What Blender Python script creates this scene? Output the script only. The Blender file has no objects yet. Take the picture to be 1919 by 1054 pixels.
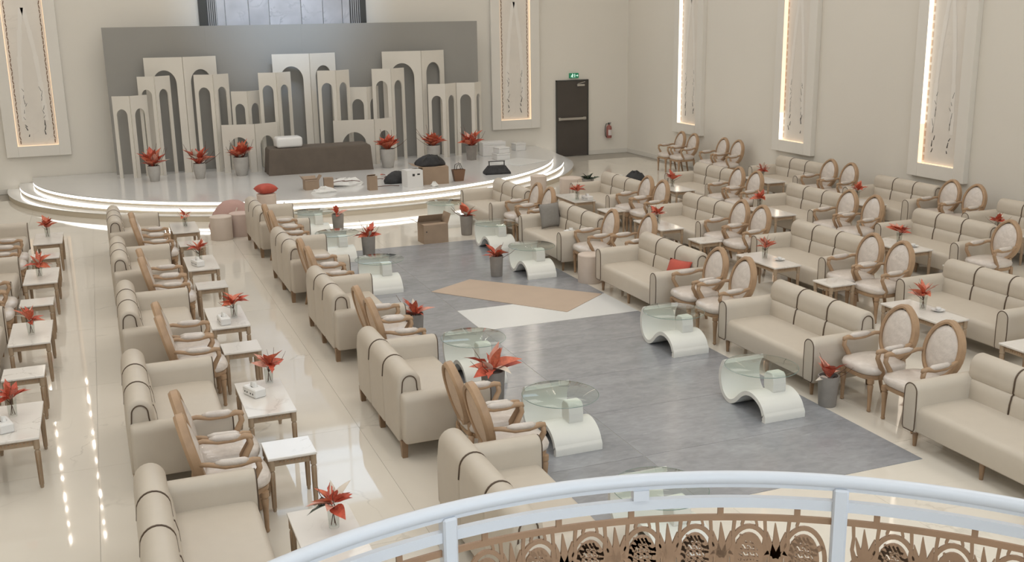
import bpy, bmesh, math, random
from mathutils import Vector, Matrix
random.seed(7)
D = bpy.data
sc = bpy.context.scene
COL = sc.collection
PI = math.pi

# ------------------------------------------------------------------ camera
F_PX, YAW, PITCH, ROLL, CAM_H = 1966.86, 0.369657, 0.246438, -0.0170719, 3.9
_f = Vector((math.sin(YAW)*math.cos(PITCH), math.cos(YAW)*math.cos(PITCH), -math.sin(PITCH)))
_r = Vector((math.cos(YAW), -math.sin(YAW), 0)); _u = _r.cross(_f)
_r2 = _r*math.cos(ROLL)+_u*math.sin(ROLL); _u2 = -_r*math.sin(ROLL)+_u*math.cos(ROLL)
cd = D.cameras.new('camera'); cam = D.objects.new('camera', cd); COL.objects.link(cam)
cd.sensor_width = 36; cd.lens = F_PX*36/1919; cd.clip_start = .05; cd.clip_end = 200
cam.matrix_world = Matrix(((_r2.x, _u2.x, -_f.x, 0), (_r2.y, _u2.y, -_f.y, 0), (_r2.z, _u2.z, -_f.z, CAM_H), (0, 0, 0, 1)))
sc.camera = cam

# ------------------------------------------------------------------ world, exposure
w = D.worlds.new('world'); sc.world = w; w.use_nodes = True
w.node_tree.nodes['Background'].inputs[0].default_value = (.75, .85, 1, 1)
w.node_tree.nodes['Background'].inputs[1].default_value = .6
sc.view_settings.view_transform = 'Standard'; sc.view_settings.look = 'None'
sc.view_settings.exposure = 0.0; sc.view_settings.gamma = 1; sc.view_settings.use_curve_mapping = False

# room: X -4.55..14.35, Y -6..27.5, Z 0..10
XL, XR, YB, YF, ZC = -4.55, 14.35, -6.0, 27.5, 10.0
def area(name, loc, rot, sx, sy, power, col):
    l = D.lights.new(name, 'AREA'); l.shape = 'RECTANGLE'; l.size = sx; l.size_y = sy; l.energy = power; l.color = col
    o = D.objects.new(name, l); COL.objects.link(o); o.location = loc; o.rotation_euler = rot; return o
WARM = (1.0, .92, .82); NEUT = (1.0, .96, .91); COOL = (.72, .86, 1.0)
CEIL_FILL = [(x, y) for x in (-1.4, 4.9, 11.2) for y in (-2.0, 4.0, 10.0, 16.0, 22.0)]
for i, (x, y) in enumerate(CEIL_FILL):
    area('ceiling_lamp_light', (x, y, ZC-.13), (0, 0, 0), 3.4, 3.4, 58 if x < 8 else 36, (.90, .96, 1.0) if y < 6 else NEUT if x < 8 else WARM)  # added base illumination from unseen lamps; nearest ones tinted cool like daylight
# cool fill lights at the added, unseen windows over the stage and behind the balcony
area('stage_window_light', (4.65, YF-.25, 8.2), (math.radians(-62), 0, 0), 8.0, 2.2, 70, (.55, .76, 1.0))
FILL_SPOTS = [(2.6, 21.5, 9.55), (4.7, 21.5, 9.55), (6.8, 21.5, 9.55)]
for x, y, z in FILL_SPOTS:                       # added cool spots, out of view, tinting the backdrop top and marble blue
    l = D.lights.new('stage_spot_light', 'SPOT'); l.energy = 900; l.color = (.52, .72, 1.0); l.spot_size = math.radians(34); l.spot_blend = .9; l.shadow_soft_size = .12
    o = D.objects.new('stage_spot_light', l); COL.objects.link(o); o.location = (x, y, z)
    o.rotation_euler = (Vector((4.6+(x-4.7)*.35, 27.3, 4.6))-Vector((x, y, z))).to_track_quat('-Z', 'Y').to_euler()
area('back_window_light', (3.0, YB+.25, 5.6), (math.radians(90), 0, 0), 9.0, 5.0, 210, COOL)  # added behind the camera to give the railing cool light

# ------------------------------------------------------------------ materials
M = {}
def mat(name, col, rough=.5, metal=0, emit=None, es=0, spec=None, coat=0, trans=0, ior=None, noise=None, bump=None, alpha=None):
    m = D.materials.new(name); m.use_nodes = True; nt = m.node_tree; b = nt.nodes['Principled BSDF']
    b.inputs['Base Color'].default_value = (*col, 1); b.inputs['Roughness'].default_value = rough; b.inputs['Metallic'].default_value = metal
    if spec is not None: b.inputs['Specular IOR Level'].default_value = spec
    if coat: b.inputs['Coat Weight'].default_value = coat; b.inputs['Coat Roughness'].default_value = .12
    if trans: b.inputs['Transmission Weight'].default_value = trans
    if ior: b.inputs['IOR'].default_value = ior
    if emit: b.inputs['Emission Color'].default_value = (*emit, 1); b.inputs['Emission Strength'].default_value = es
    if noise:   # (scale, amount) gentle colour variation
        tc = nt.nodes.new('ShaderNodeTexCoord'); n = nt.nodes.new('ShaderNodeTexNoise'); n.inputs['Scale'].default_value = noise[0]; n.inputs['Detail'].default_value = 4
        nt.links.new(tc.outputs['Object'], n.inputs['Vector'])
        r = nt.nodes.new('ShaderNodeValToRGB'); k = noise[1]
        r.color_ramp.elements[0].position = .3; r.color_ramp.elements[1].position = .7
        r.color_ramp.elements[0].color = (*[c*(1-k) for c in col], 1); r.color_ramp.elements[1].color = (*[min(1, c*(1+k)) for c in col], 1)
        nt.links.new(n.outputs['Fac'], r.inputs[0]); nt.links.new(r.outputs[0], b.inputs['Base Color'])
    if bump:    # (scale, strength, distance)
        tc = nt.nodes.new('ShaderNodeTexCoord'); n = nt.nodes.new('ShaderNodeTexNoise'); n.inputs['Scale'].default_value = bump[0]; n.inputs['Detail'].default_value = 3
        nt.links.new(tc.outputs['Object'], n.inputs['Vector'])
        bp = nt.nodes.new('ShaderNodeBump'); bp.inputs['Strength'].default_value = bump[1]; bp.inputs['Distance'].default_value = bump[2]
        nt.links.new(n.outputs['Fac'], bp.inputs['Height']); nt.links.new(bp.outputs[0], b.inputs['Normal'])
    M[name] = m; return m

def marble(name, base, vein, rough, vscale=.55, vwidth=.02, cloud=.06, per_object=True, amount=1.0):
    m = D.materials.new(name); m.use_nodes = True; nt = m.node_tree; N = nt.nodes; L = nt.links
    b = N['Principled BSDF']; b.inputs['Roughness'].default_value = rough
    tc = N.new('ShaderNodeTexCoord'); oi = N.new('ShaderNodeObjectInfo')
    add = N.new('ShaderNodeVectorMath'); add.operation = 'MULTIPLY_ADD'
    comb = N.new('ShaderNodeCombineXYZ')
    for i in range(3): L.new(oi.outputs['Random'], comb.inputs[i])
    L.new(comb.outputs[0], add.inputs[0]); add.inputs[1].default_value = (37, 53, 11) if per_object else (0, 0, 0)
    L.new(tc.outputs['Object'], add.inputs[2])
    n1 = N.new('ShaderNodeTexNoise'); n1.inputs['Scale'].default_value = vscale; n1.inputs['Detail'].default_value = 6; n1.inputs['Distortion'].default_value = 1.2
    L.new(add.outputs[0], n1.inputs['Vector'])
    s = N.new('ShaderNodeMath'); s.operation = 'SUBTRACT'; s.inputs[1].default_value = .5; L.new(n1.outputs['Fac'], s.inputs[0])
    a = N.new('ShaderNodeMath'); a.operation = 'ABSOLUTE'; L.new(s.outputs[0], a.inputs[0])
    r = N.new('ShaderNodeMapRange'); r.inputs['From Min'].default_value = 0; r.inputs['From Max'].default_value = vwidth; r.inputs['To Min'].default_value = amount; r.inputs['To Max'].default_value = 0
    L.new(a.outputs[0], r.inputs['Value'])
    n2 = N.new('ShaderNodeTexNoise'); n2.inputs['Scale'].default_value = 1.1; n2.inputs['Detail'].default_value = 3; L.new(add.outputs[0], n2.inputs['Vector'])
    msk = N.new('ShaderNodeMapRange'); msk.inputs['From Min'].default_value = .45; msk.inputs['From Max'].default_value = .65; L.new(n2.outputs['Fac'], msk.inputs['Value'])
    mu = N.new('ShaderNodeMath'); mu.operation = 'MULTIPLY'; L.new(r.outputs[0], mu.inputs[0]); L.new(msk.outputs[0], mu.inputs[1])
    cl = N.new('ShaderNodeValToRGB'); cl.color_ramp.elements[0].position = .3; cl.color_ramp.elements[1].position = .75
    cl.color_ramp.elements[0].color = (*[c*(1-cloud) for c in base], 1); cl.color_ramp.elements[1].color = (*[min(1, c*(1+cloud)) for c in base], 1)
    L.new(n2.outputs['Fac'], cl.inputs[0])
    mx = N.new('ShaderNodeMix'); mx.data_type = 'RGBA'; L.new(mu.outputs[0], mx.inputs[0]); L.new(cl.outputs[0], mx.inputs[6]); mx.inputs[7].default_value = (*vein, 1)
    L.new(mx.outputs[2], b.inputs['Base Color'])
    M[name] = m; return m

mat('wall', (.79, .75, .675), .75, noise=(.35, .02), bump=(6, .05, .01))
mat('ceiling', (.82, .80, .76), .85)
mat('trim', (.70, .67, .61), .5)
mat('panel_frame', (.80, .765, .70), .45)
mat('door', (.075, .063, .054), .45, noise=(3, .05))
mat('steel', (.62, .60, .57), .3, metal=1)
mat('grout', (.42, .39, .34), .7)
marble('floor_tile', (.79, .735, .645), (.46, .42, .36), .035, .5, .009, .03, amount=.38)
def brushed(name, base, rough):
    m = D.materials.new(name); m.use_nodes = True; nt = m.node_tree; N = nt.nodes; L = nt.links
    b = N['Principled BSDF']; b.inputs['Roughness'].default_value = rough
    tc = N.new('ShaderNodeTexCoord'); oi = N.new('ShaderNodeObjectInfo'); comb = N.new('ShaderNodeCombineXYZ'); add = N.new('ShaderNodeVectorMath'); add.operation = 'MULTIPLY_ADD'
    for i in range(3): L.new(oi.outputs['Random'], comb.inputs[i])
    L.new(comb.outputs[0], add.inputs[0]); add.inputs[1].default_value = (31, 47, 5); L.new(tc.outputs['Object'], add.inputs[2])
    col = None
    for sc_, loc, det, lo, hi, k in (((1.4, 3.2, 1), 0, 5, .36, .66, .09), ((3.5, 26, 1), 0, 3, .64, .80, -.25), ((9, 15, 1), 0, 4, .35, .65, .07)):
        mp = N.new('ShaderNodeMapping'); mp.inputs['Scale'].default_value = sc_; mp.inputs['Rotation'].default_value = (0, 0, .22); L.new(add.outputs[0], mp.inputs[0])
        n = N.new('ShaderNodeTexNoise'); n.inputs['Scale'].default_value = 1; n.inputs['Detail'].default_value = det; n.inputs['Distortion'].default_value = .6; L.new(mp.outputs[0], n.inputs['Vector'])
        r = N.new('ShaderNodeMapRange'); r.inputs['From Min'].default_value = lo; r.inputs['From Max'].default_value = hi
        r.inputs['To Min'].default_value = 1-k if k > 0 else 1; r.inputs['To Max'].default_value = 1+k if k > 0 else 1-k
        L.new(n.outputs['Fac'], r.inputs['Value'])
        if col is None: col = r.outputs[0]
        else:
            mu = N.new('ShaderNodeMath'); mu.operation = 'MULTIPLY'; L.new(col, mu.inputs[0]); L.new(r.outputs[0], mu.inputs[1]); col = mu.outputs[0]
    vm = N.new('ShaderNodeVectorMath'); vm.operation = 'SCALE'; vm.inputs[0].default_value = base; L.new(col, vm.inputs['Scale']); L.new(vm.outputs[0], b.inputs['Base Color'])
    M[name] = m
brushed('grey_stone', (.325, .332, .352), .15)
marble('white_slab', (.78, .79, .78), (.6, .58, .55), .25, .6, .01, .02, amount=.3)
marble('table_marble', (.80, .76, .71), (.45, .40, .35), .10, 1.6, .012, .03, amount=.5)
marble('stage_top', (.74, .73, .71), (.6, .58, .55), .12, .4, .008, .02, amount=.3)
marble('feature_marble', (.52, .50, .50), (.15, .14, .14), .15, 1.2, .03, .25, amount=.6)
marble('panel_art', (.80, .75, .68), (.55, .50, .45), .5, .9, .010, .05, amount=.25)
mat('pale_paint', (.85, .81, .75), .5)
mat('led_peach', (1, .8, .65), .5, emit=(1, .66, .42), es=1.1)
mat('stage_riser', (.66, .58, .46), .5)
mat('led_white', (1, 1, 1), .5, emit=(1, .97, .92), es=2.6)
mat('led_warm', (1, .8, .6), .5, emit=(1, .70, .45), es=.65)
mat('led_panel', (1, .9, .8), .5, emit=(1, .88, .72), es=1.9)
mat('lamp_glow', (1, 1, 1), .5, emit=(1, .95, .90), es=1.0)
mat('window_glow', (1, 1, 1), .5, emit=(.72, .86, 1), es=1)
mat('window_blue', (1, 1, 1), .5, emit=(.55, .76, 1), es=.7)
mat('lamp_bulb', (1, 1, 1), .5, emit=(1, .95, .86), es=60)
mat('rope_dark', (.16, .09, .05), .6)
mat('sofa', (.59, .525, .44), .48, noise=(9, .015), bump=(90, .06, .002))
mat('piping', (.10, .065, .04), .5)
mat('leg_wood', (.30, .19, .11), .45, noise=(12, .12))
mat('chair_wood', (.42, .275, .165), .42, noise=(7, .14))
mat('chair_back', (.62, .47, .35), .6, noise=(25, .05))
mat('damask', (.68, .61, .55), .30, coat=.5, noise=(14, .07), bump=(26, .5, .012))
mat('table_wood', (.40, .30, .205), .4, noise=(10, .10))
mat('white_lacquer', (.82, .81, .76), .28)
def thin_glass(name, tint, refl):
    m = D.materials.new(name); m.use_nodes = True; nt = m.node_tree; nt.nodes.clear()
    o_ = nt.nodes.new('ShaderNodeOutputMaterial'); mx = nt.nodes.new('ShaderNodeMixShader'); tr = nt.nodes.new('ShaderNodeBsdfTransparent'); gl = nt.nodes.new('ShaderNodeBsdfGlossy'); fr = nt.nodes.new('ShaderNodeFresnel')
    tr.inputs[0].default_value = (*tint, 1); gl.inputs['Roughness'].default_value = .02; fr.inputs[0].default_value = refl
    ge = nt.nodes.new('ShaderNodeNewGeometry'); iv = nt.nodes.new('ShaderNodeMath'); iv.operation = 'SUBTRACT'; iv.inputs[0].default_value = 1; nt.links.new(ge.outputs['Backfacing'], iv.inputs[1]); ml = nt.nodes.new('ShaderNodeMath'); ml.operation = 'MULTIPLY'; nt.links.new(fr.outputs[0], ml.inputs[0]); nt.links.new(iv.outputs[0], ml.inputs[1]); nt.links.new(ml.outputs[0], mx.inputs[0]); nt.links.new(tr.outputs[0], mx.inputs[1]); nt.links.new(gl.outputs[0], mx.inputs[2]); nt.links.new(mx.outputs[0], o_.inputs[0]); M[name] = m
thin_glass('glass', (.935, .965, .95), 1.35); thin_glass('vase_glass', (.90, .91, .90), 1.25)
mat('glass_rim', (.20, .28, .25), .1)
mat('leaf_red', (.56, .105, .06), .45, noise=(9, .25))
mat('leaf_orange', (.66, .18, .10), .45, noise=(9, .2))
mat('leaf_pink', (.70, .34, .26), .5, noise=(9, .15))
mat('leaf_cream', (.74, .66, .56), .5)
mat('leaf_green', (.055, .075, .05), .5)
mat('stem', (.12, .05, .03), .6)
mat('pot_grey', (.30, .275, .25), .7, noise=(8, .08))
mat('pot_light', (.47, .45, .42), .6, noise=(8, .06))
mat('backdrop', (.33, .32, .295), .8, noise=(.6, .03))
mat('arch', (.76, .72, .645), .6, noise=(1.5, .02))
mat('bench_cloth', (.135, .108, .085), .75, noise=(4, .08), bump=(7, .25, .03))
mat('white_vinyl', (.82, .81, .79), .4)
mat('cardboard', (.37, .27, .19), .75, noise=(6, .05))
mat('cardboard_dark', (.25, .17, .11), .8)
mat('cardboard_sheet', (.52, .405, .31), .7, noise=(3, .03))
mat('paper', (.80, .79, .76), .6, bump=(30, .3, .02))
mat('ink', (.03, .028, .026), .6)
mat('black_cloth', (.030, .030, .032), .7, noise=(10, .3), bump=(12, .4, .02))
mat('brown_leather', (.22, .12, .07), .5)
mat('pouf', (.66, .56, .48), .7, noise=(6, .03))
mat('pouf_pink', (.62, .49, .43), .7, noise=(6, .03))
mat('pink_cloth', (.50, .32, .28), .75, bump=(8, .3, .03))
mat('red_cloth', (.50, .085, .055), .65, noise=(10, .08))
mat('grey_cloth', (.25, .235, .215), .8, noise=(20, .05))
mat('rail_white', (.63, .655, .70), .3)
mat('bronze', (.33, .205, .125), .42, metal=.25, noise=(6, .12))
mat('sign_green', (.01, .16, .075), .4, emit=(.02, .30, .14), es=.25)
mat('sign_white', (.9, 1, .95), .4, emit=(.6, .95, .8), es=.7)
mat('extinguisher', (.34, .12, .10), .35)
mat('label_white', (.72, .66, .63), .5)
mat('stripe_dark', (.05, .048, .045), .4)
mat('stripe_light', (.62, .58, .54), .4)
mat('dark_frame', (.055, .055, .05), .5)
mat('plant_green', (.06, .10, .05), .6)

# ------------------------------------------------------------------ mesh helpers
class MB:
    def __init__(s): s.v = []; s.f = []
    def add(s, vs, fs):
        n = len(s.v); s.v += [tuple(v) for v in vs]; s.f += [tuple(i+n for i in f) for f in fs]; return s
    def box(s, x0, x1, y0, y1, z0, z1):
        return s.add([(x0,y0,z0),(x1,y0,z0),(x1,y1,z0),(x0,y1,z0),(x0,y0,z1),(x1,y0,z1),(x1,y1,z1),(x0,y1,z1)],
                     [(0,3,2,1),(4,5,6,7),(0,1,5,4),(1,2,6,5),(2,3,7,6),(3,0,4,7)])
    def rings(s, rs, closed=True, cap=True):
        n = len(rs[0]); vs = [p for r in rs for p in r]; fs = []
        for i in range(len(rs)-1):
            for j in range(n if closed else n-1):
                k = (j+1) % n; fs.append((i*n+j, i*n+k, (i+1)*n+k, (i+1)*n+j))
        if cap and closed: fs.append(tuple(range(n-1, -1, -1))); fs.append(tuple((len(rs)-1)*n+j for j in range(n)))
        return s.add(vs, fs)
    def lathe(s, prof, n=16, c=(0, 0, 0), cap=True):   # prof: (r, z)
        return s.rings([[(c[0]+r*math.cos(2*PI*j/n), c[1]+r*math.sin(2*PI*j/n), c[2]+z) for j in range(n)] for r, z in prof], cap=cap)
    def tube(s, pts, r, n=6, closed=False):
        pts = [Vector(p) for p in pts]; rs = []; m = len(pts)
        up = Vector((0, 0, 1)); prev = None
        for i, p in enumerate(pts):
            a = pts[(i-1) % m] if (closed or i > 0) else p; b = pts[(i+1) % m] if (closed or i < m-1) else p
            t = (b-a).normalized()
            if prev is None:
                x = t.cross(up)
                if x.length < .1: x = t.cross(Vector((1, 0, 0)))
            else: x = prev - t*prev.dot(t)
            x.normalize(); prev = x; y = t.cross(x)
            rr = r[i] if isinstance(r, (list, tuple)) else r
            rs.append([p + x*rr*math.cos(2*PI*j/n) + y*rr*math.sin(2*PI*j/n) for j in range(n)])
        if closed: rs.append(rs[0]); return s.rings(rs, cap=False)
        return s.rings(rs)
    def prism(s, poly, h0, h1, axis='z'):
        f = {'z': lambda p, h: (p[0], p[1], h), 'y': lambda p, h: (p[0], h, p[1]), 'x': lambda p, h: (h, p[0], p[1])}[axis]
        return s.rings([[f(p, h0) for p in poly], [f(p, h1) for p in poly]])
    def mesh(s, name, m=None, smooth=None, bevel=0, seg=2):
        me = D.meshes.new(name); bm = bmesh.new()
        vs = [bm.verts.new(v) for v in s.v]
        for f in s.f:
            try: bm.faces.new([vs[i] for i in f])
            except ValueError: pass
        bmesh.ops.remove_doubles(bm, verts=bm.verts, dist=1e-5)
        bmesh.ops.recalc_face_normals(bm, faces=bm.faces)
        if bevel: bmesh.ops.bevel(bm, geom=[e for e in bm.edges if len(e.link_faces) == 2 and e.calc_face_angle(0) > .6], offset=bevel, segments=seg, affect='EDGES', profile=.5, clamp_overlap=True)
        bm.to_mesh(me); bm.free()
        if m: me.materials.append(M[m])
        if smooth is not None:
            me.polygons.foreach_set('use_smooth', [True]*len(me.polygons))
            if smooth > 0: me.set_sharp_from_angle(angle=math.radians(smooth))
        me.update(); return me
    def build(s, name, m, parent=None, loc=(0, 0, 0), rot=(0, 0, 0), smooth=None, bevel=0, seg=2):
        return link(name, s.mesh(name, m, smooth, bevel, seg), parent, loc, rot)
def link(name, me, parent=None, loc=(0, 0, 0), rot=(0, 0, 0), scale=None):
    o = D.objects.new(name, me); COL.objects.link(o); o.parent = parent; o.location = loc; o.rotation_euler = rot
    if scale is not None: o.scale = scale if hasattr(scale, '__len__') else (scale,)*3
    return o
def thing(name, label, cat, loc=(0, 0, 0), rz=0, group=None):
    o = D.objects.new(name, None); COL.objects.link(o); o.location = loc; o.rotation_euler = (0, 0, rz); o.empty_display_size = .2
    return tag(o, label, cat, group)
def tag(o, label, cat, group=None):
    o['label'] = label; o['category'] = cat
    if group: o['group'] = group
    return o
def struct(o, label, cat): o['kind'] = 'structure'; o['label'] = label; o['category'] = cat; return o
def copy_tree(o, parent=None):
    c = o.copy(); COL.objects.link(c); c.parent = parent
    for ch in list(o.children): copy_tree(ch, c)
    return c
def inset(poly, d):       # move a closed polygon inwards (poly counter-clockwise) along vertex normals
    n = len(poly); out = []
    for i in range(n):
        a = Vector(poly[i-1]); b = Vector(poly[i]); c = Vector(poly[(i+1) % n])
        e1 = (b-a).normalized(); e2 = (c-b).normalized()
        nn = Vector((-(e1+e2).y, (e1+e2).x))
        if nn.length < 1e-6: nn = Vector((-e1.y, e1.x))
        nn.normalize(); out.append((b.x+nn.x*d, b.y+nn.y*d))
    return out
def arc(cx, cy, rx, ry, a0, a1, n): return [(cx+rx*math.cos(math.radians(a0+(a1-a0)*i/n)), cy+ry*math.sin(math.radians(a0+(a1-a0)*i/n))) for i in range(n+1)]

# ------------------------------------------------------------------ room shell
fl = struct(MB().box(XL, XR, YB, YF, -.12, -.012).build('floor', 'grout'), 'polished white marble tile floor of the hall', 'floor')
TX, TY = 1.2, 2.4
tile = MB().box(-TX/2+.0012, TX/2-.0012, -TY/2+.0012, TY/2-.0012, -.012, 0).mesh('tile', 'floor_tile')
nx0, nx1 = -4, 12
for i in range(nx0, nx1):
    for j in range(0, 13):
        x = -.33+TX*(i+.5); y = 1.2-TY*.5+TY*(j+.5)
        if x+TX/2 > XR or x-TX/2 < XL: continue
        if y+TY/2 > YF: continue
        link('floor_tile', tile, fl, (x, y, 0))
o = MB().box(XL, XR, YB, 1.2-TY*.5, -.012, 0).build('floor_tile', 'floor_tile', fl)
o = MB().box(XL, XR, 1.2-TY*.5+13*TY, YF, -.012, 0).build('floor_tile', 'floor_tile', fl) if 1.2-TY*.5+13*TY < YF else None
# grey stone runway: slabs with open joints
SY = [5.6, 6.8, 7.85, 8.97, 10.03, 11.13, 12.17, 13.2, 14.3, 15.4, 16.45, 17.6]
g = .003
for a, b in zip(SY[1:-1], SY[2:]):
    for x0, x1 in ((3.16, 4.3), (4.3, 6.55)):
        wh = (a == 12.17 and x0 == 4.3)
        MB().box(-(x1-x0)/2+g, (x1-x0)/2-g, -(b-a)/2+g, (b-a)/2-g, -.004, .004).build('white_slab' if wh else 'grey_slab', 'white_slab' if wh else 'grey_stone', fl, ((x0+x1)/2, (a+b)/2, 0))

struct(MB().box(XL-.2, XR+.2, YF, YF+.2, -.1, ZC+.2).build('wall_far', 'wall'), 'off-white end wall behind the stage', 'wall')
struct(MB().box(XR, XR+.2, YB, YF, -.1, ZC+.2).build('wall_right', 'wall'), 'off-white right side wall with lit panels', 'wall')
struct(MB().box(XL-.2, XL, YB, YF, -.1, ZC+.2).build('wall_left', 'wall'), 'off-white left side wall', 'wall')
struct(MB().box(XL-.2, XR+.2, YB-.2, YB, -.1, ZC+.2).build('wall_back', 'wall'), 'off-white wall behind the balcony', 'wall')
struct(MB().box(XL-.2, XR+.2, YB-.2, YF+.2, ZC, ZC+.2).build('ceiling', 'ceiling'), 'plain white ceiling of the hall', 'ceiling')
struct(MB().box(XL, 12.06, YF-.02, YF, 0, .12).box(13.07, XR, YF-.02, YF, 0, .12).build('baseboard_far', 'trim'), 'low white skirting along the end wall', 'baseboard')
struct(MB().box(XR-.02, XR, YB, YF, 0, .12).build('baseboard_right', 'trim'), 'low white skirting along the right wall', 'baseboard')
# fixtures of the added ceiling fill lamps, out of view
for i, (x, y) in enumerate(CEIL_FILL):
    t = thing('ceiling_lamp', 'square white ceiling lamp, %s from the stage, %s' % (('fifth', 'fourth', 'third', 'second', 'nearest')[i % 5], ('left bay', 'middle bay', 'right bay')[i//5]), 'lamp', (x, y, ZC), 0, 'ceiling lamps')
    MB().box(-1.8, 1.8, -1.8, -1.72, -.12, 0).box(-1.8, 1.8, 1.72, 1.8, -.12, 0).box(-1.8, -1.72, -1.72, 1.72, -.12, 0).box(1.72, 1.8, -1.72, 1.72, -.12, 0).build('lamp_frame', 'panel_frame', t)
    MB().box(-1.72, 1.72, -1.72, 1.72, -.05, -.02).build('diffuser', 'lamp_glow', t)
for i, (x, y, z) in enumerate(FILL_SPOTS):
    t = thing('stage_spotlight', 'black stage spotlight under the ceiling, %s of three' % ('left', 'middle', 'right')[i], 'spotlight', (x, y, ZC), 0, 'stage spotlights')
    MB().tube([(0, 0, 0), (0, 0, -.25)], .02).build('stem', 'dark_frame', t)
    MB().lathe([(.0, -.24), (.10, -.24), (.13, -.28), (.14, -.42), (.12, -.42), (.11, -.30), (0, -.29)], 16, cap=False).build('housing', 'dark_frame', t, smooth=40)
def window(n, x0, x1, z0, z1, y, sgn, nx, nz, gm, label):  # both windows are unseen additions that serve as cool light sources
    t = D.objects.new('window_%d' % n, None); COL.objects.link(t); t.location = ((x0+x1)/2, y, z0); struct(t, label, 'window')
    W_, H_ = (x1-x0)/nx, (z1-z0)/nz
    for i in range(nx):
        for j in range(nz):
            MB().box(-(x1-x0)/2+W_*i+.03, -(x1-x0)/2+W_*(i+1)-.03, min(0, sgn*.03), max(0, sgn*.03), H_*j+.03, H_*(j+1)-.03).build('pane', gm, t)
    b = MB()
    for i in range(nx+1): b.box(-(x1-x0)/2+W_*i-.03, -(x1-x0)/2+W_*i+.03, min(0, sgn*.08), max(0, sgn*.08), 0, z1-z0)
    for j in range(nz+1): b.box(-(x1-x0)/2, (x1-x0)/2, min(0, sgn*.081), max(0, sgn*.081), H_*j-.03, H_*j+.03)
    b.build('window_frame', 'panel_frame', t)
window(1, -1.5, 7.5, 3.1, 8.1, YB, 1, 6, 3, 'window_glow', 'tall daylight window behind the balcony')

# door, sign, extinguisher
t = D.objects.new('door_1', None); COL.objects.link(t); t.location = (12.57, YF-.03, 0); struct(t, 'dark brown emergency door with steel push bar', 'door')
MB().box(-.47, .47, -.02, .03, .005, 2.12).build('door_leaf', 'door', t, bevel=.004)
MB().box(-.50, -.47, -.03, .03, 0, 2.15).box(.47, .50, -.03, .03, 0, 2.15).box(-.5, .5, -.03, .03, 2.12, 2.15).build('door_frame', 'dark_frame', t)
pb = MB().box(-.45, .40, -.10, -.06, 1.03, 1.10).build('push_bar', 'steel', t, bevel=.012)
MB().box(-.45, -.38, -.07, -.02, 1.02, 1.11).box(.33, .40, -.07, -.02, 1.02, 1.11).build('bar_mount', 'steel', pb, bevel=.006)
MB().box(.12, .36, -.09, -.02, 1.97, 2.03).build('door_closer', 'steel', t, bevel=.012)
MB().tube([(.14, -.08, 2.04), (.38, -.05, 2.09)], .012).build('closer_arm', 'steel', t)
t = thing('exit_sign', 'small green emergency exit sign above the dark door', 'sign', (12.62, YF-.04, 2.27))
MB().box(-.14, .14, -.03, .04, -.07, .07).build('sign_box', 'sign_green', t, bevel=.01)
MB().lathe([(.001, -.002), (.014, -.002), (.014, .002), (.001, .002)], 10).build('pictogram', 'sign_white', t, (-.055, -.033, .042), (PI/2, 0, 0))
MB().tube([(-.055, -.034, .022), (-.062, -.034, -.008), (-.045, -.034, -.028), (-.05, -.034, -.055)], .010, 5).tube([(-.062, -.034, -.008), (-.08, -.034, -.03), (-.105, -.034, -.035)], .009, 5).tube([(-.056, -.034, .018), (-.03, -.034, .012), (-.018, -.034, .022)], .007, 5).tube([(-.056, -.034, .018), (-.085, -.034, .008), (-.092, -.034, -.012)], .007, 5).build('pictogram', 'sign_white', t)
MB().box(.005, .022, -.034, -.03, -.05, .05).build('pictogram', 'sign_white', t)
MB().prism([(.045, -.006), (.085, -.006), (.085, -.03), (.12, 0), (.085, .03), (.085, .006), (.045, .006)], -.034, -.03, 'y').build('pictogram', 'sign_white', t)
t = thing('fire_extinguisher', 'dull red fire extinguisher hanging on the end wall', 'extinguisher', (13.70, YF-.11, .46))
MB().lathe([(.0, 0), (.07, 0), (.08, .015), (.08, .30), (.06, .345), (.025, .365), (.025, .39), (0, .39)], 16).build('cylinder', 'extinguisher', t, smooth=40)
MB().rings([[(.082*math.cos(a), .082*math.sin(a), z) for a in [math.radians(-130+i*12) for i in range(8)]] for z in (.08, .24)], closed=False).build('label_plate', 'label_white', t)
MB().box(-.03, .05, -.012, .012, .39, .41).box(-.03, .06, -.012, .012, .425, .44).box(-.02, .01, -.015, .015, .37, .43).build('valve', 'dark_frame', t)
MB().tube([(-.02, 0, .40), (-.09, 0, .41), (-.125, -.01, .33), (-.13, -.01, .2), (-.115, -.01, .07), (-.08, -.01, .02)], .011).build('hose', 'stripe_dark', t, smooth=0)
MB().box(-.03, .03, .07, .105, .15, .30).build('wall_bracket', 'dark_frame', t)

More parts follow.
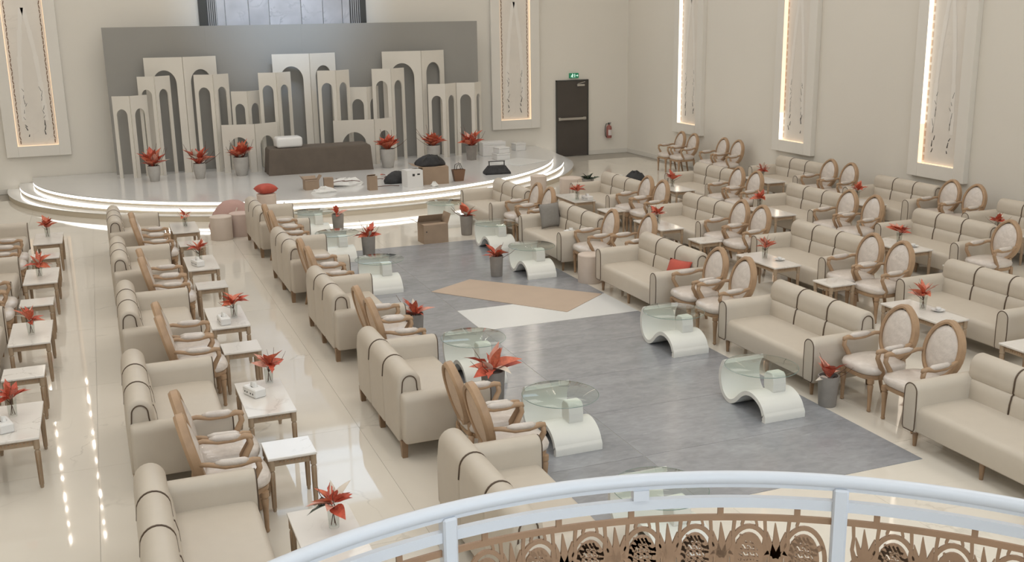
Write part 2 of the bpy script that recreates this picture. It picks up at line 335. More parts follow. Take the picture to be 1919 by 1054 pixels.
# ------------------------------------------------------------------ lit wall panels
def wall_panel(label, loc, rz, rope, split=None, zb=.87, zt=9.6, wid=1.42, st=.26, dep=.12):
    """local: width along x, room side is -y; origin at wall plane, floor level"""
    t = thing('wall_panel', label, 'wall panel', loc, rz, 'tall lit wall panels')
    h = wid/2
    for s in (-1, 1): MB().box(min(s*h, s*(h-st)), max(s*h, s*(h-st)), -dep, 0, zb, zt).build('stile', 'panel_frame', t, bevel=.006)
    MB().box(-h+st, h-st, -dep, 0, zb, zb+.25).build('rail', 'panel_frame', t, bevel=.006)
    MB().box(-h+st, h-st, -dep, 0, zt-.25, zt).build('rail', 'panel_frame', t, bevel=.006)
    art = MB().box(-h+st, h-st, -.03, 0, zb+.25, zt-.25).build('art_panel', 'panel_art', t)
    # drawn strokes: a pale tent shape and dark dashes
    for s in (-1, 1):
        b = MB(); pts = [(s*.02, 4.3), (s*.10, 3.8), (s*.17, 3.2), (s*.21, 2.6), (s*.23, 2.1), (s*.25, 1.7)]
        for (xa, za), (xb, zb_) in zip(pts, pts[1:]): b.add([(xa-.055, -.0325, za), (xa+.055, -.0325, za), (xb+.04, -.0325, zb_), (xb-.04, -.0325, zb_)], [(0, 1, 2, 3)])
        b.build('pale_stroke', 'pale_paint', art)
        for q in range(9):
            z = 1.35+q*.13+random.uniform(-.05, .05); x = s*(.17+.05*random.random()); dx = random.uniform(-.05, .05); dz = random.uniform(.05, .14); wd = .012 if q < 3 else .006
            MB().add([(x-wd, -.0335, z), (x+wd, -.0335, z), (x+dx+wd*.5, -.0335, z+dz), (x+dx-wd*.5, -.0335, z+dz)], [(0, 1, 2, 3)]).build('dark_stroke', 'ink', art)
    led = 'led_panel'
    xi = h-st
    MB().box(-xi, xi, -dep+.03, -.03, zb+.25, zb+.258).build('light_strip', 'led_warm', t)
    if rope:
        # string of little lamps on both sides of the recess with dark clips between
        for s in (-1, 1):
            MB().box(min(s*xi, s*(xi-.012)), max(s*xi, s*(xi-.012)), -dep+.03, -.03, zb+.26, zt-.26).build('light_strip', 'led_warm', t)
            for q in range(17):
                z = 4.9+q*.42+random.uniform(-.08, .08)
                if z > zt-.4: break
                l = MB().box(-.013, .013, -.02, 0, 0, .05+.08*(q % 3 == 1)).build('lamp', 'lamp_bulb', t, (s*(xi-.03), -dep+.012, z))
            b = MB()
            for q in range(46):
                z = zb+.3+q*.10; o_ = .012*math.sin(q*1.9)
                b.add([(s*(xi-.075)+o_-.009, -.045, z), (s*(xi-.075)+o_+.009, -.045, z), (s*(xi-.075)-o_+.009, -.045, z+.085), (s*(xi-.075)-o_-.009, -.045, z+.085)], [(0, 1, 2, 3)])
            b.build('rope', 'rope_dark', t)
    else:
        for z0_, z1_, lm_ in (split or ((zb+.26, zt-.26, led),)): MB().box(-xi, -xi+.01, -dep+.005, -.03, z0_, z1_).build('light_strip', lm_, t)
        for s in (-1, 1):
            b = MB()
            for q in range(30):
                z = zb+.3+q*.15
                b.add([(s*(xi-.05)-.02, -.033, z), (s*(xi-.05)+.02, -.033, z), (s*(xi-.05)+.02, -.033, z+.10), (s*(xi-.05)-.02, -.033, z+.10)], [(0, 1, 2, 3)])
            b.build('rope', 'chair_back', t)
    return t
wall_panel('tall lit wall panel on the end wall, left of the stage', (-1.40, YF, 0), 0, True)
wall_panel('tall lit wall panel on the end wall between stage and door', (10.83, YF, 0), 0, True)
for y, lab, sp in ((24.0, 'tall lit panel on the right wall, nearest the far corner', None), (19.48, 'tall lit panel on the right wall, middle of the three', ((1.13, 1.72, 'led_panel'), (1.72, 9.34, 'led_peach'))), (15.1, 'tall lit panel on the right wall, nearest the camera', ((1.13, 1.85, 'led_peach'), (1.85, 9.34, 'led_panel')))):
    wall_panel(lab, (XR, y, 0), -PI/2, False, sp)

# marble feature high behind the backdrop
t = thing('wall_feature', 'bluish marble slab feature with striped dark edges above the grey backdrop', 'wall feature', (4.62, YF, 0))
XS = [2.54, 2.73, 2.96, 3.17, 3.74, 4.24, 5.04, 5.59, 6.09, 6.29, 6.56, 6.71]
XS = [x-4.62 for x in XS]
for k in (0, 10): MB().box(XS[k], XS[k+1], -.09, 0, 3.2, 6.6).build('dark_border', 'dark_frame', t)
for k in (1, 9):
    MB().box(XS[k], XS[k+1], -.05, 0, 3.2, 6.6).build('stripe_panel', 'stripe_light', t)
    n_ = 5; wd = (XS[k+1]-XS[k])/n_
    for q in range(n_): MB().box(XS[k]+wd*q+.005, XS[k]+wd*(q+.55), -.075, -.05, 3.2, 6.6).build('slat', 'stripe_dark', t)
for k in range(2, 9): MB().box(XS[k]+.012, XS[k+1]-.012, -.07, 0, 3.2, 6.6).build('marble_slab', 'feature_marble', t)
window(2, .65, 8.65, 7.1, 9.3, YF, -1, 8, 2, 'window_blue', 'high daylight window over the stage')

# ------------------------------------------------------------------ stage
SCX, SCY, SZ = 4.9, 27.4, .36
t = thing('stage', 'white half-round stage with two glowing step edges', 'stage', (SCX, SCY, 0))
def half(a, b, n=72): return [(-a*math.cos(PI*i/n), -b*math.sin(PI*i/n)) for i in range(n+1)]
def step(name, a, b, z0, z1, m):
    p = half(a, b); return MB().prism(p+[(a, .08), (-a, .08)], z0, z1).build(name, m, t)
def band(name, a, b, z0, z1, m, par, th=.012, n=96):
    o_ = half(a+th, b+th, n); i_ = half(a-.004, b-.004, n)
    return MB().rings([[(o_[k][0], o_[k][1], z0), (o_[k][0], o_[k][1], z1), (i_[k][0], i_[k][1], z1), (i_[k][0], i_[k][1], z0)] for k in range(n+1)]).build(name, m, par)
s1 = step('step', 7.07, 6.40, 0, .12, 'stage_riser'); s2 = step('step', 6.80, 6.25, .12, .24, 'stage_riser'); s3 = step('platform', 6.50, 6.10, .24, .335, 'stage_riser')
MB().prism(half(7.085, 6.415)+[(7.085, .08), (-7.085, .08)], .108, .1205).build('tread', 'stage_top', s1)
MB().prism(half(6.815, 6.265)+[(6.815, .08), (-6.815, .08)], .232, .2405).build('tread', 'stage_top', s2)
MB().prism(half(6.52, 6.12)+[(6.52, .08), (-6.52, .08)], .335, .36).build('stage_floor', 'stage_top', s3)
band('light_strip', 6.50, 6.10, .285, .333, 'led_white', t)
band('light_strip', 6.80, 6.25, .180, .230, 'led_white', t)
# backdrop
t = thing('backdrop', 'large flat grey-green backdrop panel standing on the stage', 'backdrop', (4.92, 26.98, SZ))
for k in range(4): MB().box(-4.65+k*2.325, -4.65+(k+1)*2.325-.001, -.03, .03, 0, 3.46).build('panel', 'backdrop', t)
MB().box(-4.3, -4.2, .03, .42, 0, .06).box(4.2, 4.3, .03, .42, 0, .06).box(-.05, .05, .03, .42, 0, .06).build('foot', 'table_wood', t)
# folding arch screens: left x,y  fold x,y  right x,y  top z
SCREENS = [
 ((0.33, 26.35, 0.71, 26.18, 1.10, 26.48, 2.27), 'low cream arch screen at the far left end of the backdrop'),
 ((0.93, 26.50, 1.30, 26.33, 1.66, 26.63, 2.69), 'mid-height cream arch screen in front of the leftmost tall one'),
 ((1.12, 26.75, 1.99, 26.58, 2.79, 26.88, 3.11), 'tallest cream arch screen on the left of the stage'),
 ((2.21, 26.50, 2.63, 26.33, 3.02, 26.63, 2.69), 'mid-height cream arch screen overlapping the right of the left tall one'),
 ((3.06, 26.60, 3.42, 26.43, 3.78, 26.73, 2.26), 'low narrow cream arch screen left of the middle, behind the wide one'),
 ((2.71, 26.05, 3.46, 25.88, 4.04, 26.18, 1.51), 'wide lowest cream arch screen left of the brown bench'),
 ((3.71, 26.40, 4.11, 26.23, 4.50, 26.53, 2.69), 'mid-height cream arch screen overlapping the left of the middle tall one'),
 ((4.12, 26.75, 5.01, 26.58, 5.71, 26.88, 3.11), 'tallest cream arch screen in the middle of the stage'),
 ((5.12, 26.25, 5.54, 26.08, 5.93, 26.38, 2.70), 'mid-height cream arch screen overlapping the right of the middle tall one'),
 ((5.94, 26.60, 6.39, 26.43, 6.75, 26.73, 2.25), 'low narrow cream arch screen right of the middle, behind the wide one'),
 ((5.40, 26.05, 6.40, 25.88, 6.96, 26.18, 1.48), 'wide lowest cream arch screen right of the brown bench'),
 ((6.54, 26.45, 6.99, 26.28, 7.41, 26.58, 2.69), 'mid-height cream arch screen overlapping the left of the right tall one'),
 ((6.90, 26.75, 7.89, 26.58, 8.59, 26.88, 3.10), 'tallest cream arch screen on the right of the stage'),
 ((7.99, 26.40, 8.41, 26.23, 8.79, 26.53, 2.26), 'low cream arch screen right of the right tall one'),
 ((8.80, 26.50, 9.24, 26.33, 9.50, 26.60, 2.26), 'low cream arch screen at the far right end of the backdrop'),
]
def arch_panel(w_, h_, th=.03):
    lo = w_*.19; hw = (w_-2*lo)/2; rise = hw*1.2; zt = h_-.30; zs = zt-rise; cx = w_/2
    inn = [(lo, 0), (lo, zs*.5)]+[(cx-hw*math.cos(PI*i/20), zs+rise*math.sin(PI*i/20)) for i in range(21)]+[(w_-lo, zs*.5), (w_-lo, 0)]
    out = [(0, 0), (0, zs*.5)]
    for i in range(21):
        a = i/20
        if i == 0: out.append((0, zs))
        elif i == 20: out.append((w_, zs))
        elif i < 4: out.append((0, zs+(h_-zs)*i/4))
        elif i > 16: out.append((w_, zs+(h_-zs)*(20-i)/4))
        else: out.append((w_*(i-4)/12, h_))
    out += [(w_, zs*.5), (w_, 0)]
    b = MB(); n = len(inn)
    for i in range(n-1):
        q = [out[i], out[i+1], inn[i+1], inn[i]]
        b.add([(p[0], -th/2, p[1]) for p in q]+[(p[0], th/2, p[1]) for p in q], [(0, 1, 2, 3), (7, 6, 5, 4), (0, 4, 5, 1), (2, 6, 7, 3)])
    b.add([(p[0], y, p[1]) for p in (out[0], inn[0]) for y in (-th/2, th/2)], [(0, 1, 3, 2)])
    b.add([(p[0], y, p[1]) for p in (out[-1], inn[-1]) for y in (-th/2, th/2)], [(0, 1, 3, 2)])
    return b
for (xl, yl, xf, yf, xr, yr, zt), lab in SCREENS:
    t = thing('arch_screen', lab, 'arch screen', (xf, yf, SZ), 0, 'folding arch screens on the stage')
    wl = math.hypot(xf-xl, yf-yl); wr = math.hypot(xr-xf, yr-yf); h_ = zt-SZ
    arch_panel(wl-.004, h_).build('arch_panel', 'arch', t, (xl-xf, yl-yf, 0), (0, 0, math.atan2(yf-yl, xf-xl)))
    arch_panel(wr-.004, h_).build('arch_panel', 'arch', t, (.004, 0, 0), (0, 0, math.atan2(yr-yf, xr-xf)))

# ------------------------------------------------------------------ sofas
def make_sofa():
    L, Dp = 1.81, .87
    t = thing('sofa', '', 'sofa')
    # seat, profile (x,z) swept along y ; front is +x
    seat = [(-.30, .155), (.395, .155), (.42, .175), (.428, .24), (.427, .32)] + arc(.36, .345, .065, .065, 10, 90, 6) + [(.2, .416), (-.05, .414), (-.30, .41)]
    hy = L/2-.155
    def sweep(prof, ys):   # ys: (y, inset)
        return MB().rings([[(p[0], y, p[1]) for p in inset(prof, d)] for y, d in ys])
    sweep(seat, [(-hy, 0), (hy, 0)]).build('seat', 'sofa', t, smooth=40)
    # back: upright with a fat rolled top and a seam across the front
    back = [(-.425, .155), (-.16, .155), (-.160, .40), (-.168, .50), (-.186, .578), (-.204, .592), (-.194, .606), (-.198, .66)] + arc(-.312, .70, .112, .12, 0, 180, 12) + [(-.432, .62), (-.43, .40)]
    hb = .80
    ys = [(-hb, .03), (-hb+.008, .012), (-hb+.03, 0), (-.295, 0), (-.275, .006), (-.268, .014), (-.261, .006), (-.24, 0), (.24, 0), (.261, .006), (.268, .014), (.275, .006), (.295, 0), (hb-.03, 0), (hb-.008, .012), (hb, .03)]
    bk = sweep(back, ys).build('backrest', 'sofa', t, smooth=50)
    pp = inset(back, .004)
    seg = pp[2:-1]
    for y in (-.268, .268): MB().tube([(p[0], y, p[1]) for p in seg], .0075, 5).build('piping', 'piping', bk, smooth=0)
    for s in (-1, 1):
        e = inset(back, .045)
        path = [e[0]]+list(reversed(e[7:])) if False else e[6:]+[e[0]]
        MB().tube([(p[0], s*(hb+.001), p[1]) for p in path], .0065, 5).build('piping', 'piping', bk, smooth=0)
    # arms
    for s in (-1, 1):
        wA = .175; zc = .63-wA/2
        sec = [(-wA/2+.02, .155), (wA/2-.02, .155), (wA/2, .19), (wA/2+.004, .40)] + arc(0, zc, wA/2, wA/2, 0, 180, 12) + [(-wA/2-.004, .40), (-wA/2, .19)]
        yc = s*(L/2-wA/2)
        rs = []
        for x, d in ((-.405, .03), (-.39, .008), (-.37, 0), (.405, 0), (.425, .006), (.437, .018), (.441, .03)): rs.append([(x, yc+p[0], p[1]) for p in inset(sec, d)])
        a = MB().rings(rs).build('arm', 'sofa', t, smooth=45)
        q = inset(sec, .013)
        MB().tube([(.436, yc+p[0], p[1]) for p in q], .0055, 5, closed=True).build('piping', 'piping', a, smooth=0)
    lg = MB().lathe([(.017, 0), (.017, .004), (.028, .165), (.0, .165)], 10).mesh('leg', 'leg_wood', 40)
    bl = MB().rings([[(x*k, y*k, z) for x, y in ((-1, -1), (1, -1), (1, 1), (-1, 1))] for z, k in ((0, .024), (.165, .032))]).mesh('leg', 'leg_wood')
    for y in (-.80, 0, .80):
        link('leg', lg, t, (.36, y, 0)); link('leg', bl, t, (-.385, y, 0))
    return t
SOFA = make_sofa()

# ------------------------------------------------------------------ armchairs
def make_chair():
    t = thing('armchair', '', 'armchair')
    def sq(rx, ry, z, n=28, e=3.2): # superellipse ring
        r = []
        for j in range(n):
            a = 2*PI*j/n; c, s = math.cos(a), math.sin(a)
            r.append((rx*abs(c)**(2/e)*(1 if c >= 0 else -1), ry*abs(s)**(2/e)*(1 if s >= 0 else -1), z))
        return r
    MB().rings([sq(.24, .245, .33), sq(.255, .26, .34), sq(.255, .26, .375), sq(.24, .245, .385)]).build('seat_rail', 'chair_wood', t, smooth=40)
    MB().rings([sq(.245, .25, .375), sq(.272, .275, .40), sq(.277, .28, .43), sq(.262, .265, .462), sq(.20, .205, .482, e=2.6), sq(.09, .09, .49, e=2.2)]).build('seat', 'damask', t, smooth=0)
    fl_ = MB().lathe([(.014, 0), (.022, .012), (.017, .03), (.024, .20), (.031, .275), (.022, .29), (.035, .30), (.035, .345), (.0, .345)], 10).mesh('leg', 'chair_wood', 40)
    for s in (-1, 1): link('leg', fl_, t, (.20, s*.205, 0))
    for s in (-1, 1): MB().tube([(-.30, s*.19, 0), (-.27, s*.19, .12), (-.245, s*.19, .25), (-.235, s*.19, .36)], [.017, .021, .026, .030], 8).build('leg', 'chair_wood', t, smooth=0)
    # oval back tilted backwards
    bk = D.objects.new('back', None)
    tilt = Matrix.Translation((-.235, 0, .47)) @ Matrix.Rotation(math.radians(-14), 4, 'Y')
    cz, ry, rz = .235, .222, .262
    N_ = 32
    def T(p): return tilt @ Vector(p)
    ring = []
    for j in range(N_):
        a = 2*PI*j/N_; c, s = math.cos(a), math.sin(a)
        crest = .018*max(0, s)**12
        row = []
        for (dx, dr) in ((.03, -.014), (.036, .006), (.026, .030), (-.026, .034), (-.05, .018), (-.045, -.014)):
            row.append(T((dx, (ry+dr)*c, cz+(rz+dr+crest)*s)))
        ring.append(row)
    ring.append(ring[0])
    fr = MB().rings(ring, cap=False).build('back_frame', 'chair_wood', t, smooth=35)
    def disc(x0, bulge, k, m, nm):
        rs = []
        for f in (1, .97, .85, .6, .3, .05):
            rs.append([T((x0+bulge*(1-f**3), ry*k*f*math.cos(2*PI*j/28), cz+rz*k*f*math.sin(2*PI*j/28))) for j in range(28)])
        return MB().rings(rs).build(nm, m, t, smooth=0)
    disc(.012, .045, .965, 'damask', 'back_cushion'); disc(-.03, -.02, .97, 'chair_back', 'back_panel')
    for s in (-1, 1):
        MB().tube([(-.235, s*.17, .34), (-.24, s*.165, .42), T((0, s*.15, .045))], [.024, .022, .02], 8).build('back_post', 'chair_wood', t, smooth=0)
        p0 = T((0, s*.225, .19))
        arm = MB().tube([p0, (-.20, s*.254, .655), (-.08, s*.268, .625), (.04, s*.270, .625), (.13, s*.267, .645), (.175, s*.262, .635), (.185, s*.260, .615)], [.018, .021, .022, .023, .026, .026, .016], 8).build('arm', 'chair_wood', t, smooth=0)
        MB().tube([(.165, s*.264, .63), (.175, s*.262, .57), (.13, s*.255, .49), (.095, s*.25, .42), (.11, s*.245, .345)], [.024, .024, .026, .032, .032], 8).build('arm_support', 'chair_wood', t, smooth=0)
        MB().tube([(-.15, s*.262, .662), (-.10, s*.266, .66), (0, s*.269, .655), (.07, s*.269, .655), (.10, s*.269, .655)], [.012, .028, .031, .028, .012], 8).build('arm_pad', 'damask', arm, smooth=0)
    D.objects.remove(bk)
    for ch in t.children_recursive:
        ch.data.transform(Matrix.Diagonal((1, .96, 1, 1))) if ch.data.users == 1 else None
    return t
CHAIR = make_chair()

# ------------------------------------------------------------------ marble tables
def make_table(lx, ly, h=.475):
    t = thing('side_table', '', 'table')
    MB().box(-lx/2, lx/2, -ly/2, ly/2, h-.022, h).build('table_top', 'table_marble', t, bevel=.005)
    ax, ay = lx/2-.035, ly/2-.035
    MB().box(-ax, ax, -ay, -ay+.022, h-.085, h-.0225).box(-ax, ax, ay-.022, ay, h-.085, h-.0225).box(-ax, -ax+.022, -ay, ay, h-.085, h-.0225).box(ax-.022, ax, -ay, ay, h-.085, h-.0225).build('apron', 'table_wood', t)
    b = MB()
    for s in (-1, 1):
        for k in range(int(lx/.03)-3): b.box(-ax+.06+k*.03, -ax+.076+k*.03, s*(ay+.002)-.004, s*(ay+.002)+.004, h-.062, h-.046)
        for k in range(int(ly/.03)-3): b.box(s*(ax+.002)-.004, s*(ax+.002)+.004, -ay+.06+k*.03, -ay+.076+k*.03, h-.062, h-.046)
    b.build('beading', 'chair_wood', t)['kind'] = 'stuff'
    lg = MB().lathe([(.013, 0), (.016, .01), (.017, .25), (.022, h-.13), (.016, h-.12), (.026, h-.11), (.026, h-.023), (0, h-.023)], 12).mesh('leg', 'table_wood', 35)
    fl_ = MB()
    for k in range(6):
        a = 2*PI*k/6; fl_.tube([(.0165*math.cos(a), .0165*math.sin(a), .03), (.021*math.cos(a), .021*math.sin(a), h-.135)], .0028, 4)
    fm = fl_.mesh('fluting', 'chair_wood')
    for sx in (-1, 1):
        for sy in (-1, 1):
            l = link('leg', lg, t, (sx*(lx/2-.03), sy*(ly/2-.03), 0)); link('fluting', fm, l)
    return t
BIG = make_table(.44, .97); SMALL = make_table(.40, .38)

# ------------------------------------------------------------------ S-shaped coffee tables
def make_stable():
    t = thing('coffee_table', '', 'coffee table')
    ctl = [(-.385, .0), (-.375, .06), (-.34, .13), (-.27, .185), (-.17, .215), (-.07, .205), (.02, .155), (.09, .09), (.15, .045), (.22, .022), (.29, .035), (.355, .085), (.395, .16), (.41, .25), (.395, .33), (.36, .395), (.33, .415)]
    # Catmull-Rom refine
    pts = []
    for i in range(len(ctl)-1):
        p0 = Vector(ctl[max(0, i-1)]); p1 = Vector(ctl[i]); p2 = Vector(ctl[i+1]); p3 = Vector(ctl[min(len(ctl)-1, i+2)])
        for k in range(4):
            u = k/4; pts.append(.5*((2*p1)+(-p0+p2)*u+(2*p0-5*p1+4*p2-p3)*u*u+(-p0+3*p1-3*p2+p3)*u**3))
    pts.append(Vector(ctl[-1]))
    lo, hi = [], []
    for i, p in enumerate(pts):
        a = pts[max(0, i-1)]; b = pts[min(len(pts)-1, i+1)]; d = (b-a).normalized(); n = Vector((-d.y, d.x))
        th = .024
        lo.append(p-n*th*.9); hi.append(p+n*th*.9)
    poly = []
    for q in hi: poly.append((q.x, max(0, q.y)))
    for q in reversed(lo): poly.append((q.x, max(0, q.y)))
    poly[0] = (-.41, 0); poly[-1] = (-.35, 0); poly[1] = (-.41, .055); poly[2] = (-.402, .072); poly[3] = (-.390, .092)
    n = len(hi); b = MB(); W_ = .235
    vs = []; fs = []
    for k in range(n):
        h_, l_ = poly[k], poly[2*n-1-k]
        vs += [(-W_, h_[0], h_[1]), (W_, h_[0], h_[1]), (W_, l_[0], l_[1]), (-W_, l_[0], l_[1])]
    for k in range(n-1):
        for e in range(4):
            f = (e+1) % 4; fs.append((k*4+e, k*4+f, (k+1)*4+f, (k+1)*4+e))
    fs += [(0, 1, 2, 3), tuple((n-1)*4+e for e in range(4))]
    b.add(vs, fs).build('wave_base', 'white_lacquer', t, smooth=40)
    # small rolled block that carries the glass
    blk = [(-.075, .0), (.05, .0), (.085, .03), (.09, .10), (.085, .165), (.05, .205), (-.045, .207), (-.072, .18), (-.085, .10), (-.083, .03)]
    MB().prism([(p[0], p[1]+.215) for p in blk], -.075, .075, 'x').build('support_block', 'white_lacquer', t, (.05, -.15, 0), bevel=.012)
    rx, ry = .36, .38
    gl = MB().rings([[(rx*k*math.cos(2*PI*j/48), ry*k*math.sin(2*PI*j/48), z) for j in range(48)] for k, z in ((.985, .425), (1, .428), (1, .434), (.985, .437))]).build('glass_top', 'glass', t, (0, .02, 0), smooth=30)
    MB().tube([(rx*1.001*math.cos(2*PI*j/48), ry*1.001*math.sin(2*PI*j/48), .431) for j in range(48)], .003, 4, closed=True).build('glass_edge', 'glass_rim', gl)
    return t
STAB = make_stable()

# ------------------------------------------------------------------ leaves, vases
def leaf_mesh(name, m, ln=1.0, wd=.42, fold=.10, curl=.18, lobes=0):
    b = MB(); n = 7; vs = []
    for i in range(n+1):
        u = i/n; hw = wd*.5*math.sin(PI*min(1, u**.8))*(1-.25*u)
        if lobes and i % 2 == 0 and 0 < i < n: hw *= .62
        z = -curl*u*u; vs += [(u*ln, -hw, z+fold*hw*2), (u*ln, 0, z), (u*ln, hw, z+fold*hw*2)]
    fs = []
    for i in range(n):
        k = i*3; fs += [(k, k+3, k+4, k+1), (k+1, k+4, k+5, k+2)]
    b.add(vs, fs); me = b.mesh(name, m, 0); return me
LEAVES = [leaf_mesh('leaf', 'leaf_red', 1, .55, .25, .15), leaf_mesh('leaf', 'leaf_orange', 1, .62, .3, .25), leaf_mesh('leaf', 'leaf_red', 1, .55, .2, .3, 1),
          leaf_mesh('leaf', 'leaf_orange', 1, .36, .3, .05), leaf_mesh('leaf', 'leaf_pink', 1, .45, .25, .2), leaf_mesh('leaf', 'leaf_cream', 1, .4, .25, .2), leaf_mesh('leaf', 'leaf_green', 1, .5, .2, .25, 1)]
TWIG = MB().tube([(0, 0, 0), (.35, .02, .03), (.7, -.03, .10), (1, .03, .22)], [.014, .012, .009, .005], 5).mesh('stem', 'stem', 0)
VASE_G = MB().lathe([(.030, 0), (.036, .002), (.038, .02), (.045, .16), (.048, .165), (.043, .163), (.034, .02), (.0, .014)], 16, cap=False).mesh('vase', 'vase_glass', 40)
POT_A = MB().lathe([(.0, 0), (.10, 0), (.105, .01), (.125, .36), (.125, .38), (.112, .38), (.108, .33), (.0, .33)], 20, cap=False).mesh('pot', 'pot_grey', 40)
POT_B = MB().lathe([(.0, 0), (.11, 0), (.12, .01), (.165, .22), (.17, .36), (.165, .42), (.15, .42), (.145, .36), (.0, .36)], 20, cap=False).mesh('pot', 'pot_light', 40)
SQ = MB().rings([[(x*k, y*k, z) for x, y in ((-1, -1), (1, -1), (1, 1), (-1, 1))] for z, k in ((0, .085), (.36, .105), (.38, .105), (.38, .09), (.33, .088))]).mesh('pot', 'pot_grey')
def bouquet(t, z, n, ln, rnd, spread=.75, pale=.15, up=.5, twigs=3, green=0):
    for k in range(n):
        yaw = 2*PI*k/n+rnd.uniform(-.5, .5); el = rnd.uniform(up-.5, 1.35)
        r = rnd.random()
        if k < green: me = LEAVES[6]; el = rnd.uniform(-.1, .2)
        elif r < pale: me = LEAVES[rnd.choice((4, 5))]
        else: me = LEAVES[rnd.choice((0, 1, 2, 3))]
        s = ln*rnd.uniform(.75, 1.25); hh = z+rnd.uniform(-.01, .05)*spread
        link('leaf', me, t, (.012*math.cos(yaw), .012*math.sin(yaw), hh), (rnd.uniform(-.6, .6), -el, yaw), s)
    for k in range(twigs):
        yaw = rnd.uniform(0, 2*PI); link('stem', TWIG, t, (0, 0, z-.05), (0, -rnd.uniform(.3, 1.1), yaw), ln*rnd.uniform(1.2, 1.7))
def vase(label, x, y, z, seed, n=9, ln=.13, green=0, group='red leaf vases on the tables', up=.55):
    rnd = random.Random(seed)
    t = thing('flower_vase', label, 'flower vase', (x, y, z), rnd.uniform(0, 6), group)
    link('vase', VASE_G, t)
    for k in range(3): a = 2*PI*k/3+.4; MB().tube([(.02*math.cos(a), .02*math.sin(a), .02), (-.012*math.cos(a), -.012*math.sin(a), .17)], .003, 4).build('stem', 'stem', t)
    bouquet(t, .165, n, ln, rnd, green=green, up=up)
    return t
def pot(label, x, y, z, seed, me, sc_=1, n=11, ln=.2, pale=.2, group='potted red leaves'):
    rnd = random.Random(seed)
    t = thing('potted_plant', label, 'potted plant', (x, y, z), rnd.uniform(0, 6), group)
    link('pot', me, t, scale=(sc_, sc_, sc_))
    hz = (.42 if me is POT_B else .38)*sc_
    bouquet(t, hz-.02, n, ln, rnd, pale=pale, up=.95 if n > 20 else .6, twigs=7 if n > 20 else 3)
    return t

# ------------------------------------------------------------------ small goods
def box_mesh(name, lx, ly, h, m, bev=.004): return MB().box(-lx/2, lx/2, -ly/2, ly/2, 0, h).mesh(name, m, None, bev, 1)
def tissue_box(label, x, y, z, rz=0):
    t = thing('tissue_box', label, 'tissue box', (x, y, z), rz, 'tissue boxes')
    link('box', TB, t); link('slot', TSLOT, t); link('tissue', TTIS, t); link('print', TPR, t)
TB = box_mesh('box', .12, .23, .085, 'white_vinyl', .01)
TSLOT = MB().lathe([(.001, .0855), (.03, .0855), (.03, .0865), (.001, .0865)], 14).mesh('slot', 'ink')
TTIS = MB().add([(-.02, -.04, .086), (.02, -.04, .086), (.02, .04, .086), (-.02, .04, .086), (-.012, -.03, .125), (.02, -.015, .13), (.008, .035, .12), (-.02, .02, .135)], [(0, 1, 5, 4), (1, 2, 6, 5), (2, 3, 7, 6), (3, 0, 4, 7), (4, 5, 6, 7)]).mesh('tissue', 'paper', 0)
TPR = MB()
for q in (-.07, -.03, .03, .07): TPR.box(-.0612, .0612, q-.008, q+.008, .03, .045)
TPR = TPR.mesh('print', 'ink')
def dish(label, x, y, z):
    t = thing('dish', label, 'dish', (x, y, z), 0, 'small white dishes')
    MB().lathe([(.03, 0), (.05, .004), (.075, .018), (.08, .02), (.074, .022), (.045, .010), (.0, .008)], 20, cap=False).build('bowl', 'white_vinyl', t, smooth=40)
    MB().lathe([(.012, .008), (.035, .03), (.03, .045), (0, .052)], 14, cap=False).build('lid', 'white_vinyl', t, smooth=40)
def cushion(name, label, m, w_, h_, th, loc, rot, group=None):
    n = 10; b = MB(); top = []; bot = []
    def pt(i, j, s):
        u = i/n*2-1; v = j/n*2-1; k = (1-abs(u)**3.0)*(1-abs(v)**3.0); pin = 1-.05*(1-abs(u*v))
        return (u*w_/2*(1-.06*(1-v*v)), v*h_/2*(1-.06*(1-u*u)), s*th/2*k**.6 if k > 0 else 0)
    for s in (1, -1): b.add([pt(i, j, s) for i in range(n+1) for j in range(n+1)], [tuple(i*(n+1)+j+d for d in (0, 1, n+2, n+1)) for i in range(n) for j in range(n)])
    o = b.build(name, m, None, loc, rot, smooth=0); return tag(o, label, 'cushion', group)

# ------------------------------------------------------------------ place the seating grid
ORD = ['first', 'second', 'third', 'fourth', 'fifth']
ROWN = {'L0': 'leftmost row', 'L1': 'second row from left', 'L2': 'left runway row', 'C': 'right runway row', 'D': 'second row right of runway', 'E': 'third row right of runway', 'F': 'right wall row'}
HB = .305          # ridge of the back sits this far behind the sofa centre
used = {}
def put(proto, label, x, y, z, rz, group, kids=None):
    o = proto if proto.name not in used else copy_tree(proto)
    used[proto.name] = 1
    o.location = (x, y, z); o.rotation_euler = (0, 0, rz); o['label'] = label; o['group'] = group; return o
# (ridge x, centre y, yaw)
GRID = {
 'L0': [(-2.07, 18.69, 0), (-2.05, 15.77, 0), (-2.05, 12.78, 0), (-2.05, 9.75, 0)],
 'L1': [(.07, 18.70, 0), (.07, 15.74, 0), (.09, 12.76, 0), (.07, 9.71, 0), (.08, 6.75, 0)],
 'L2': [(2.43, 18.58, 0), (2.40, 15.42, 0), (2.41, 12.52, 0), (2.37, 9.51, 0), (2.30, 6.50, 0)],
 'C': [(7.23, 18.58, 0), (7.25, 15.55, 0), (7.28, 12.58, 0), (7.34, 9.37, 0), (7.36, 6.27, 0)],
 'D': [(9.50, 18.37, 0), (9.66, 15.39, 0), (9.81, 12.39, 0), (9.93, 9.35, 0)],
 'E': [(11.87, 18.70, 0), (11.91, 15.45, 0), (12.10, 12.35, 0)],
 'F': [(14.02, 18.78, 0), (13.98, 15.50, 0), (13.98, 12.45, 0)],
}
